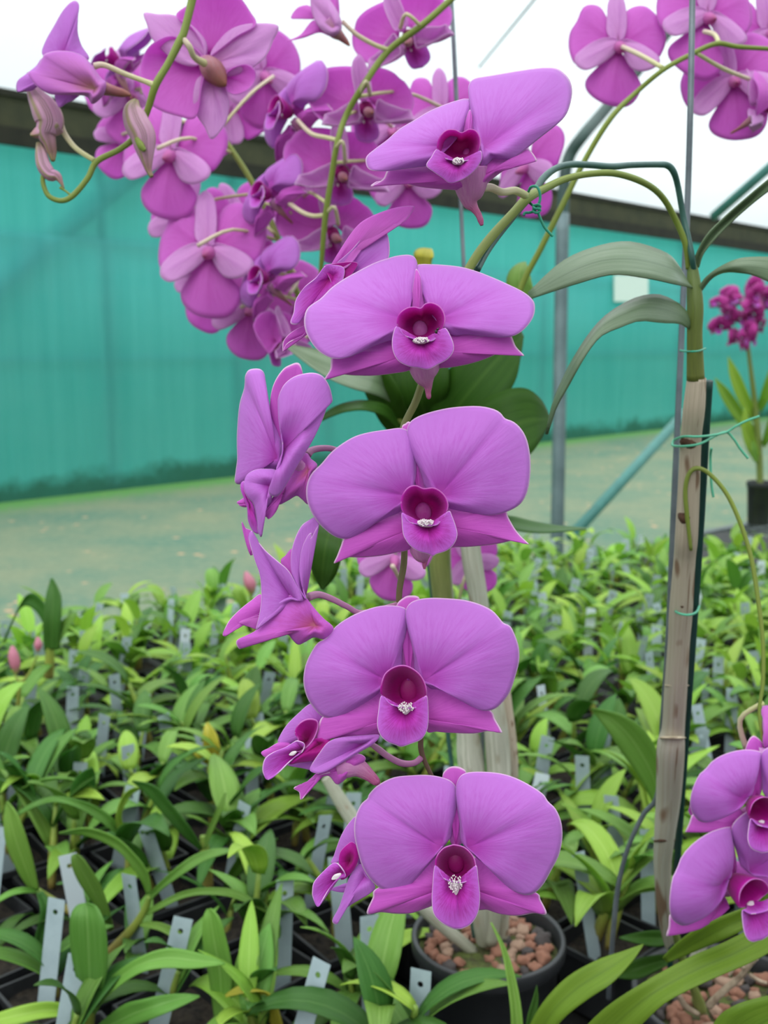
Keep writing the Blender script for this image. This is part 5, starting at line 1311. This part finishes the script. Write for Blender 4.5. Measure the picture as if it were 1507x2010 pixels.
placed_tags = []
cnt = dict(near=0, far=0)
def in_view(p, m=210):
    r = p-CAM; d = r.dot(F_)
    if d < 0.3: return None
    u = CX + FPX*r.dot(R_)/d; v = CY - FPX*r.dot(U_)/d
    if u < -m or u > 1507+m or v > 2010+260 or v < 900: return None
    return u, v, d
def zone(u):
    return 'left' if u < 520 else ('middle' if u < 1050 else 'right')
step = 0.082
rs = random.Random(21)
tagmb = MB()
def tag_mesh(hole=True):
    mb = MB(); W_, H_, T_ = 0.0075, 0.105, 0.0006
    o = [(-W_, 0), (W_, 0), (W_, H_-0.002), (W_-0.002, H_), (-W_+0.002, H_), (-W_, H_-0.002)]
    # outer outline with a round hole near the top
    hc = (0, H_-0.012); hr = 0.0022
    n = 16
    inner = [(hc[0]+hr*math.cos(2*PI*k/n), hc[1]+hr*math.sin(2*PI*k/n)) for k in range(n)]
    sq = []
    for k in range(n):
        a = 2*PI*k/n; c_, s_ = math.cos(a), math.sin(a); mxx = max(abs(c_), abs(s_))
        sq.append((hc[0]+W_*c_/mxx, hc[1]+0.0105*s_/mxx))
    vs = []
    for y in (-T_/2, T_/2):
        vs += [(x, y, z) for x, z in inner] + [(x, y, z) for x, z in sq] + [(-W_, y, hc[1]-0.0105), (W_, y, hc[1]-0.0105), (W_*0.5, y, 0.0), (-W_*0.5, y, 0.0), (-W_, y, 0.02), (W_, y, 0.02)]
    o_ = 2*n+6
    fs = []
    for s_ in (0, 1):
        b = s_*o_
        for k in range(n):
            f = (b+k, b+(k+1) % n, b+n+(k+1) % n, b+n+k); fs.append(f if s_ else f[::-1])
        f = (b+2*n, b+2*n+1, b+2*n+5, b+2*n+2, b+2*n+3, b+2*n+4); fs.append(f if s_ else f[::-1])
    mb.add(vs, fs)
    for x in (-W_, W_):
        pass
    return mb
tmesh = [tag_mesh().mesh('plant_tag', M['tag'], smooth=False), tag_mesh().mesh('plant_tag', M['tag_white'], smooth=False)]
hand_spots = []
cells = []
t = 0.06
row = 0
while t < 2.55:
    s = -0.8 + (0.02 if row % 2 else 0)
    while s < 3.2:
        cells.append((s, t, row)); s += step
    t += step; row += 1
sel = []
for (s, t, row) in cells:
    p = B(s, t, BZ)
    iv = in_view(p + Vector((0, 0, 0.06)))
    if not iv: continue
    u, v, d = iv
    if d < 0.72: continue
    if (p.x-cB.x)**2 + (p.y-cB.y)**2 < 0.098**2: continue
    if (p.x-cA.x)**2 + (p.y-cA.y)**2 < 0.11**2: continue
    if p.x > 0.10 and p.y < 0.62: continue
    if s > 2.25: continue
    if u > 1375 and v < 1100: continue
    sel.append((d, s, t, p, u, v))
sel.sort(key=lambda x: x[0])
print('seedlings', len(sel))
for i, (d, s, t, p, u, v) in enumerate(sel[:298]):
    near, far = protos[24+rs.randrange(4) if (d < 0.98 and u < 480) else (12+rs.randrange(12) if (u > 800 or d > 1.5) and rs.random() < 0.7 else rs.randrange(12))]
    z = zone(u)
    rot = rs.choice((0, PI/2, PI, -PI/2)) + math.atan2(bdir.y, bdir.x) + rs.uniform(-.08, .08)
    sc = rs.uniform(0.85, 1.18)
    far_word = 'front' if d < 1.15 else ('middle' if d < 1.7 else 'back')
    zone_txt = {'left': 'left part of the bench', 'middle': 'bench behind the front spray', 'right': 'right part of the bench'}[z]
    lab = 'young green orchid seedling in a small black pot, %s rows, %s' % (far_word, zone_txt)
    grp = 'potted seedlings, %s rows, %s' % (far_word, zone_txt)
    if d < 1.45:
        root = thing('potted_seedling', lab, 'seedling', p, grp)
        root.rotation_euler = (0, 0, rot); 
        for nm, me, th in near:
            o = bpy.data.objects.new(nm, me); C.objects.link(o); o.parent = root
            if nm != 'pot' and nm != 'potting_mix': o.scale = (sc, sc, sc)
            if th:
                md = o.modifiers.new('thickness', 'SOLIDIFY'); md.thickness = th; md.offset = 0
    else:
        o = bpy.data.objects.new('potted_seedling', far); C.objects.link(o)
        o.location = p; o.rotation_euler = (0, 0, rot)
        tag(o, lab, 'seedling', grp)
    if rs.random() < 0.7:
        o = bpy.data.objects.new('plant_tag', tmesh[1 if rs.random() < 0.08 else 0]); C.objects.link(o)
        o.location = p + Vector((rs.uniform(-.022, .022), rs.uniform(-.028, -.01), 0.052-0.016))
        o.rotation_euler = (rs.uniform(-.35, .1), rs.uniform(-.25, .25), rs.uniform(-.7, .7))
        tag(o, 'grey plastic tag standing among the seedlings, %s rows, %s' % (far_word, zone_txt), 'plant label', 'plant labels, %s rows, %s' % (far_word, zone_txt))

# ---- traced foreground seedlings
def Q(pts): return [(a/2.512, 1550+b/2.512) for a, b in pts]
def young(label, base, stems, leaves, name='young_orchid'):
    t = thing(name, label, 'seedling', P(*base))
    for st_ in stems:
        mb = MB(); tube_px(mb, st_, segs=10); mb.build('stem', M['stem'], t)
    for lf in leaves:
        ea, eb, dl, mk = lf[:4]
        leaf_obj(t, ea, eb, dl, mk, bow=lf[4] if len(lf) > 4 else 0.004, db=[x-0.008 for x in dl])
    return t
young('young orchid at the lower left with an upright broad blunt green leaf', (172, 2010, .80),
 [[(172, 2025, .80, 22), (176, 2000, .79, 20), (180, 1975, .785, 14)]],
 [(Q([(440, 1100), (390, 980), (350, 800), (345, 640), (375, 575), (420, 560)]), Q([(458, 1100), (500, 1000), (530, 860), (520, 680), (480, 580), (425, 558)]), [.785, .77, .76, .755, .76, .765], 'leaf'),
  (Q([(455, 1085), (500, 970), (600, 880), (720, 810), (850, 780), (1000, 810), (1110, 855)]), Q([(470, 1110), (510, 1040), (600, 960), (700, 900), (810, 880), (960, 882), (1112, 860)]), [.785, .77, .76, .75, .75, .75, .755], 'leaf'),
  (Q([(470, 1170), (600, 1065), (700, 1035), (800, 1012), (900, 1005), (982, 1015)]), Q([(540, 1190), (700, 1150), (800, 1110), (880, 1075), (940, 1045), (985, 1020)]), [.78, .76, .75, .75, .75, .75], 'leaf'),
  (Q([(430, 1130), (300, 1100), (345, 1068), (250, 1045), (120, 1060), (-40, 1110)]), Q([(430, 1140), (340, 1130), (300, 1120), (200, 1130), (80, 1160), (-40, 1180)]), [.79, .78, .775, .77, .765, .765], 'leaf_pale')])
young('young orchid with a slanting brown stem and arching narrow leaves at the lower left', (215, 1870, .88),
 [[(216, 1869, .88, 20), (245, 1840, .875, 20), (268, 1812, .87, 16), (286, 1782, .865, 14), (293, 1760, .86, 10)]],
 [(Q([(730, 530), (765, 480), (860, 390), (960, 320), (1060, 290), (1180, 295)]), Q([(742, 545), (820, 475), (920, 405), (1010, 350), (1100, 320), (1182, 297)]), [.865, .85, .84, .84, .84, .845], 'leaf'),
  (Q([(725, 520), (690, 440), (610, 330), (530, 270), (420, 228), (290, 217)]), Q([(748, 505), (725, 400), (655, 310), (570, 235), (430, 188), (290, 212)]), [.865, .855, .85, .85, .85, .855], 'leaf'),
  (Q([(712, 605), (780, 560), (880, 508), (1000, 483), (1150, 490), (1250, 540), (1332, 612)]), Q([(722, 622), (800, 582), (900, 535), (1000, 517), (1130, 527), (1230, 567), (1330, 615)]), [.87, .855, .85, .845, .845, .85, .86], 'leaf'),
  (Q([(690, 655), (780, 652), (870, 688), (940, 738), (992, 790)]), Q([(690, 675), (780, 692), (860, 735), (930, 782), (990, 795)]), [.87, .86, .855, .855, .86], 'leaf'),
  (Q([(540, 700), (460, 560), (390, 460), (355, 380), (352, 330), (368, 318)]), Q([(560, 690), (540, 600), (500, 480), (440, 380), (400, 330), (370, 317)]), [.875, .86, .85, .845, .845, .85], 'leaf')])
young('young orchid at the left edge with one tall pointed leaf', (85, 1760, .92),
 [[(140, 1790, .92, 16), (100, 1765, .92, 14), (75, 1748, .915, 12)]],
 [(Q([(150, 500), (85, 400), (28, 260), (18, 140), (32, 60)]), Q([(192, 495), (165, 360), (125, 220), (80, 110), (36, 58)]), [.915, .90, .89, .89, .895], 'leaf'),
  (Q([(190, 490), (120, 480), (50, 495), (-30, 545)]), Q([(180, 510), (110, 510), (50, 525), (-30, 570)]), [.915, .90, .90, .90], 'leaf'),
  (Q([(210, 500), (270, 590), (240, 700), (190, 820), (140, 910)]), Q([(180, 510), (200, 600), (180, 700), (150, 820), (135, 905)]), [.915, .91, .91, .91, .91], 'leaf_deep')])
young('young orchid whose narrow leaf arches in a tall bow at the left', (250, 1665, 1.0),
 [[(250, 1720, 1.0, 14), (252, 1690, 1.0, 14), (248, 1660, 1.0, 10)]],
 [(Q([(620, 270), (585, 170), (490, 90), (380, 48), (270, 32), (180, 55), (85, 110)]), Q([(600, 275), (545, 200), (455, 130), (355, 78), (262, 60), (165, 88), (92, 128)]), [1.0, .98, .97, .96, .96, .96, .97], 'leaf'),
  (Q([(630, 230), (600, 130), (640, 40), (690, 0), (720, 10)]), Q([(600, 250), (570, 150), (600, 40), (660, -10), (720, 5)]), [1.0, .98, .98, .98, .99], 'leaf_pale')])
young('young orchid with a thick yellow green stem and a long dark slanting leaf', (402, 1720, .97),
 [[(405, 1740, .97, 28), (403, 1700, .968, 28), (402, 1670, .966, 20), (398, 1640, .965, 12)]],
 [(Q([(985, 300), (900, 225), (800, 115), (720, 20), (650, -40)]), Q([(1000, 290), (935, 185), (840, 65), (760, -20), (655, -45)]), [.965, .95, .945, .94, .945], 'leaf_deep'),
  (Q([(995, 290), (1030, 180), (1075, 80), (1110, 15)]), Q([(1015, 290), (1060, 180), (1100, 90), (1115, 15)]), [.965, .96, .955, .96], 'leaf'),
  (Q([(1100, 480), (1130, 400), (1200, 300), (1270, 250), (1370, 240)]), Q([(1130, 480), (1190, 410), (1260, 340), (1320, 280), (1370, 245)]), [.965, .95, .94, .94, .94], 'leaf_back')])
young('young orchid with two broad upright leaves near the pot, bottom centre left', (470, 2010, .80),
 [[(462, 2030, .80, 16), (458, 1990, .795, 12)]],
 [(Q([(1060, 1150), (1025, 900), (1000, 760), (1000, 640), (1020, 590)]), Q([(1130, 1130), (1145, 900), (1110, 720), (1080, 630), (1040, 585)]), [.80, .79, .785, .785, .79], 'leaf'),
  (Q([(1150, 1180), (1140, 1000), (1155, 880), (1190, 790), (1272, 768)]), Q([(1240, 1180), (1260, 1000), (1270, 880), (1278, 800), (1276, 768)]), [.80, .79, .78, .785, .79], 'leaf'),
  (Q([(1340, 1180), (1290, 1040), (1260, 985), (1190, 962), (1110, 1012)]), Q([(1400, 1180), (1370, 1080), (1320, 1000), (1220, 1000), (1112, 1022)]), [.79, .775, .77, .77, .775], 'leaf_yellow')])
young('yellowing orchid seedling standing at the left of the front spray', (415, 1560, 1.15),
 [[(415, 1580, 1.16, 12), (412, 1530, 1.15, 12), (410, 1490, 1.15, 8)]],
 [([(404, 1500), (398, 1460), (400, 1430), (406, 1418)], [(432, 1500), (432, 1470), (424, 1440), (408, 1418)], [1.15, 1.13, 1.13, 1.14], 'leaf_yellow'),
  ([(404, 1500), (390, 1490), (376, 1476), (370, 1466)], [(410, 1490), (400, 1472), (388, 1464), (371, 1464)], [1.15, 1.13, 1.13, 1.14], 'leaf_yellow')])
young('seedling with a long blue green leaf leaning towards the tall cane', (1290, 1640, .92),
 [[(1292, 1660, .92, 14), (1290, 1600, .92, 12)]],
 [([(1296, 1610), (1262, 1540), (1215, 1470), (1185, 1425), (1160, 1392)], [(1300, 1570), (1298, 1500), (1270, 1440), (1225, 1405), (1162, 1390)], [.92, .90, .89, .89, .90], 'leaf')])
young('tall leaved seedling standing up at the far left above the others', (95, 1300, 1.38),
 [[(96, 1330, 1.39, 18), (98, 1290, 1.385, 18), (98, 1260, 1.38, 14)]],
 [([(86, 1275), (84, 1220), (90, 1170), (100, 1135)], [(118, 1275), (120, 1220), (120, 1170), (104, 1135)], [1.38, 1.36, 1.36, 1.37], 'leaf_deep'),
  ([(100, 1255), (70, 1200), (40, 1195), (10, 1260)], [(104, 1245), (84, 1180), (50, 1170), (5, 1260)], [1.38, 1.37, 1.37, 1.38], 'leaf_deep'),
  ([(110, 1260), (120, 1220), (150, 1200)], [(112, 1270), (130, 1240), (152, 1204)], [1.38, 1.36, 1.36], 'leaf')])
young('budding seedling with two pink buds at the left edge', (30, 1420, 1.25),
 [[(28, 1460, 1.27, 8), (33, 1400, 1.26, 7), (38, 1345, 1.25, 7), (30, 1325, 1.25, 5), (26, 1305, 1.25, 5)], [(38, 1345, 1.25, 6), (58, 1320, 1.25, 5), (74, 1285, 1.25, 5)]], []) 
bt = [o for o in C.objects if o.get('label', '').startswith('budding seedling')][0]
bud(bt, [(33, 1322, 1.25, 6), (30, 1305, 1.25, 20), (26, 1285, 1.25, 20), (24, 1268, 1.25, 6)], mk='bud_pink')
bud(bt, [(74, 1280, 1.25, 5), (75, 1265, 1.25, 16), (74, 1250, 1.25, 5)], mk='bud_pink')
young('seedling with one pink bud beside the second side flower', (500, 1230, 1.45),
 [[(500, 1260, 1.46, 8), (498, 1220, 1.455, 8), (492, 1165, 1.45, 7)]],
 [([(498, 1230), (470, 1190), (455, 1160), (478, 1150)], [(506, 1225), (486, 1180), (480, 1160), (480, 1150)], [1.45, 1.43, 1.43, 1.44], 'leaf_pale')])
bt = [o for o in C.objects if o.get('label', '').startswith('seedling with one pink bud')][0]
bud(bt, [(494, 1168, 1.45, 6), (492, 1150, 1.45, 22), (487, 1136, 1.45, 20), (482, 1122, 1.45, 6)], mk='bud_pink')

# dark lens leaves near the right stem
young('seedling with two dark lens shaped leaves behind the strap leaves', (1320, 1880, .76),
 [[(1330, 1920, .77, 10), (1322, 1860, .76, 8)]],
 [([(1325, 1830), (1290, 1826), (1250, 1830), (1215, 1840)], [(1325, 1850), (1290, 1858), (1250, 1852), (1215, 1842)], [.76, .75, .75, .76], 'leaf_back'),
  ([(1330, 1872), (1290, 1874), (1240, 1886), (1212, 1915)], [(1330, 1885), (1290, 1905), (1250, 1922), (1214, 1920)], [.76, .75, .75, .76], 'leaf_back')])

# ================================================================== far magenta orchid on the bench at the right
Mg = thing('orchid_plant', 'distant deep magenta flowered orchid in a black pot behind the tall cane', 'orchid', P(1492, 1010, 2.45))
M['petal_mag'] = petal_mat('petal_deep_magenta', srgb(120, 0, 90), srgb(160, 20, 120), srgb(176, 40, 138), srgb(186, 60, 150), srgb(210, 110, 180), srgb(140, 10, 110))
rm = random.Random(4)
for k in range(22):
    a = rm.random()*2*PI; q = math.sqrt(rm.random())
    u = 1462 + 62*q*math.cos(a); v = 612 + 56*q*math.sin(a)
    place_flower(Mg, u, v, 2.35+rm.uniform(-.05, .05), rm.uniform(38, 52), rm.uniform(-70, 70), rm.uniform(-30, 30), rm.uniform(-60, 60), 1, ('petal_mag', 'petal_mag', 'mentum'), 'mag')
mb = MB(); tube_px(mb, [(1492, 1000, 2.45, 12), (1490, 900, 2.44, 14), (1482, 800, 2.42, 12), (1470, 700, 2.38, 8), (1462, 620, 2.36, 6)], segs=8); mb.build('cane', M['cane_olive'], Mg)
for ea, eb in (([(1480, 830), (1450, 790), (1432, 740), (1428, 700)], [(1490, 820), (1472, 780), (1452, 735), (1430, 700)]),
               ([(1480, 870), (1440, 820), (1415, 780), (1402, 742)], [(1488, 850), (1455, 800), (1430, 765), (1404, 742)]),
               ([(1484, 800), (1500, 750), (1520, 700)], [(1494, 810), (1516, 770), (1530, 705)]),
               ([(1484, 910), (1465, 880), (1455, 840), (1460, 800)], [(1494, 900), (1482, 860), (1472, 830), (1462, 800)]),
               ([(1494, 870), (1510, 820), (1540, 790)], [(1500, 880), (1520, 850), (1545, 800)])):
    leaf_obj(Mg, ea, eb, [2.44, 2.40, 2.38, 2.38], 'leaf_pale', bow=0.01)
leaf_obj(Mg, [(1478, 905), (1474, 885), (1476, 865)], [(1488, 905), (1486, 880), (1478, 865)], [2.40, 2.39, 2.39], 'leaf', name='leaf')
cM = P(1492, 945, 2.45)
round_pot('plant_pot', 'small black pot standing on the wire bench at the right edge', cM, 0.030, 0.10)
